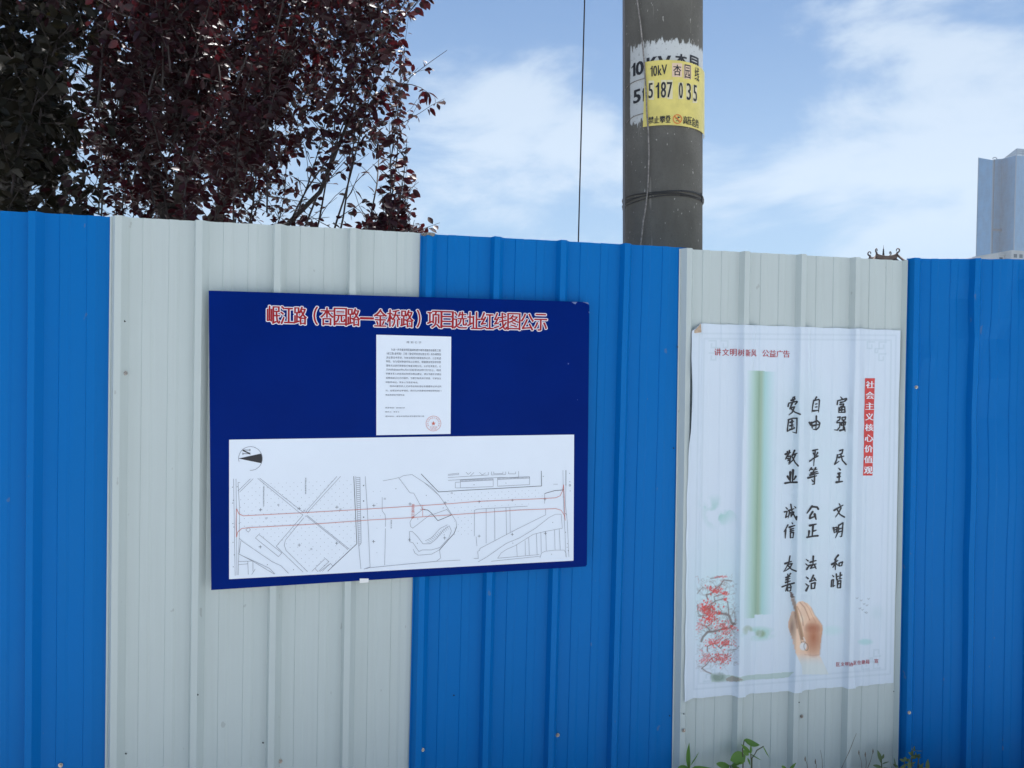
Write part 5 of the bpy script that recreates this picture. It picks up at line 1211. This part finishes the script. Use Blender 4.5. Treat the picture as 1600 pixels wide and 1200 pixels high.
weed('leafy_weed', 1078, 1200, 'broad-leaved green weed with one upright spear leaf at the left end of the poster sheet',
     [(1077, 1203, 1077, 1161, .020, 0, 0, .15, 1.2), (1079, 1196, 1092, 1175, .010, 0, -.01, -.4, .9), (1077, 1200, 1059, 1203, .030, 0, -.03, -1.0, .2), (1079, 1201, 1121, 1203, .034, 0, -.03, -.9, .1), (1078, 1204, 1100, 1212, .030, 0, -.06, -.6, .2), (1076, 1205, 1058, 1212, .028, 0, -.05, -.6, .2)], M['weed'], stems=[[(1077, 1205, 0), (1077, 1190, 0)]])
weed('creeping_weed', 1174, 1200, 'tall green vine weed with drooping leaf beside the second rib below the poster',
     [(1162, 1156, 1187, 1164, .030, 0, -.02, -1.1, .1), (1192, 1165, 1203, 1185, .008, -.01, -.01, -.4, 1.0), (1165, 1181, 1141, 1188, .042, 0, -.02, -.7, .5), (1172, 1176, 1158, 1163, .014, 0, -.01, -.3, .7), (1172, 1178, 1190, 1188, .012, 0, -.02, -.4, .5), (1170, 1180, 1160, 1172, .016, 0, 0, -.6, .9),
      (1173, 1178, 1173, 1163, .010, 0, -.01, -.2, .4), (1140, 1196, 1119, 1194, .028, 0, -.03, -.8, .1), (1142, 1196, 1160, 1191, .022, 0, -.03, -.7, .2), (1143, 1197, 1158, 1204, .024, 0, -.04, -.5, .2), (1168, 1184, 1172, 1196, .014, 0, -.02, -.4, .6)], M['weed'],
     stems=[[(1174, 1195, 0), (1173, 1178, 0)], [(1161, 1190, 0), (1160, 1172, 0), (1163, 1157, 0)], [(1175, 1185, 0), (1183, 1172, -.01), (1193, 1166, -.01)], [(1143, 1205, 0), (1141, 1196, 0)]])
weed('small_weed', 1230, 1204, 'tiny two-leaved green seedling in the middle of the poster sheet', [(1231, 1206, 1221, 1197, .022, 0, -.02, -.5, .4), (1232, 1206, 1244, 1192, .020, 0, -.02, -.5, .5), (1231, 1206, 1238, 1210, .020, 0, -.03, -.3, .2)], M['weed'])
weed('knotted_weed', 1376, 1200, 'dull green weed with stubby oval leaves just left of the last blue sheet',
     [(1377, 1190, 1371, 1172, .015, 0, 0, -.3, .7), (1378, 1186, 1381, 1178, .010, 0, -.01, -.3, .5), (1378, 1194, 1389, 1190, .013, 0, -.02, -.4, .4), (1377, 1198, 1364, 1196, .013, 0, -.02, -.4, .3), (1379, 1199, 1391, 1202, .014, 0, -.03, -.5, .3), (1376, 1202, 1362, 1204, .014, 0, -.03, -.5, .3), (1378, 1193, 1373, 1186, .010, 0, -.01, -.2, .6)], M['weedgrey'], stems=[[(1378, 1204, 0), (1377, 1186, 0)]])
rk = random.Random(12); lv = []
for k in range(34):
    cx_, cy_ = rk.choice([(1424, 1176), (1414, 1186), (1432, 1180), (1422, 1192), (1440, 1198), (1404, 1196), (1430, 1170)]); an = rk.uniform(-.4, 3.6); l_ = rk.uniform(6, 12)
    lv.append((cx_, cy_+3, cx_+l_*cos(an), cy_+3-l_*sin(an)*.7, .010, rk.uniform(-.03, .02), rk.uniform(-.05, .0), -.4, rk.uniform(0, 1)))
lv += [(1400, 1200, 1397, 1184, .013, 0, -.02, -.3, .6), (1421, 1206, 1421, 1186, .013, -.03, -.04, -.3, .7), (1449, 1203, 1450, 1186, .014, -.03, -.03, -.2, .8), (1405, 1203, 1418, 1193, .014, -.03, -.05, -.3, .3), (1435, 1206, 1443, 1192, .012, -.03, -.04, -.3, .5)]
weed('bushy_weed', 1422, 1200, 'bushy grey-green weed at the foot of the last blue sheet', lv, M['weedgrey'], y=-.09, stems=[[(1424, 1195, 0), (1425, 1172, 0)], [(1414, 1200, 0), (1412, 1184, 0)], [(1434, 1200, 0), (1436, 1178, 0)]])
# dry stalks, each standing alone
for k, (x0, x1, y1, lab) in enumerate(((1314, 1338, 1146, 'long thin dry stalk leaning right across the third rib below the poster'), (1262, 1258, 1186, 'short dry stalk with a dark seed head near the second screw'), (1275, 1274, 1190, 'shortest dark dry stalk right of the small seedling'), (1347, 1342, 1176, 'left one of two seeded stalks below the poster corner'), (1353, 1352, 1179, 'right one of two seeded stalks below the poster corner'), (1355, 1364, 1174, 'dry stalk leaning towards the stubby oval-leaved weed'), (1285, 1282, 1172, 'pale bent grass stalk between two ribs'))):
    a = at_y(x0, 1202, -.05); b = at_y(x1, y1, -.04); pts = [Vector((a[0], -.05, GZ-.01)), Vector(a), Vector((a+b)/2+np.array([.003, 0, 0])), Vector(b)]
    root = empty('dry_stalk', (float(a[0]), -.05, GZ), label=lab, category='dry grass'); V, F = tube(pts, [.0013, .0012, .0010, .0006], 4); kw_(mesh_obj('stem', V, F, M['dry']), root)
    if k in (1, 2, 3, 4, 5): V, F = tube([Vector(b)-Vector((0, 0, .008)), Vector(b), Vector(b)+Vector((0, 0, .010))], [.0012, .0026, .0006], 5); kw_(mesh_obj('seed_head', V, F, M['dry']), root)
# grass and litter along the foot
gA = Acc(); rk = random.Random(9)
for k in range(3200):
    x = rk.uniform(-1.6, 3.2); dens_ = 1 if x > 1.2 else .4
    if rk.random() > dens_: continue
    off = max(0, x-2.1)*tan(ANG); y = -off-abs(rk.gauss(.09, .07))-.035; hgt = rk.uniform(.015, .06)*(1.35 if 1.45 < x < 2.3 else .8); dx, dy = rk.gauss(0, .35), rk.gauss(0, .3); w = .0012; an = rk.uniform(0, 3.14)
    p0 = Vector((x, y, GZ-.012)); p1 = p0+Vector((dx*hgt*.4, dy*hgt*.4, hgt*.6)); p2 = p0+Vector((dx*hgt, dy*hgt, hgt)); s_ = Vector((cos(an), sin(an), 0))*w
    gA.add([p0-s_, p0+s_, p1+s_*.8, p1-s_*.8, p2], [(0, 1, 2, 3), (3, 2, 4)])
gA.obj('grass', M['grass'], kind='stuff')
# ------------------------------------------------------------------ air
HAZE = .00017
hm = bpy.data.materials.new('haze'); hm.use_nodes = True; t = hm.node_tree; t.nodes.clear()
pv = N(t, 'ShaderNodeVolumePrincipled'); pv.inputs['Density'].default_value = HAZE; pv.inputs['Color'].default_value = (.86, .93, 1, 1); pv.inputs['Anisotropy'].default_value = 0.0
ou = N(t, 'ShaderNodeOutputMaterial'); t.links.new(pv.outputs[0], ou.inputs['Volume'])
bm = bmesh.new(); box(bm, -730, 760, -730, 760, -1.3, 225); bm_obj('haze', bm, hm, kind='stuff')
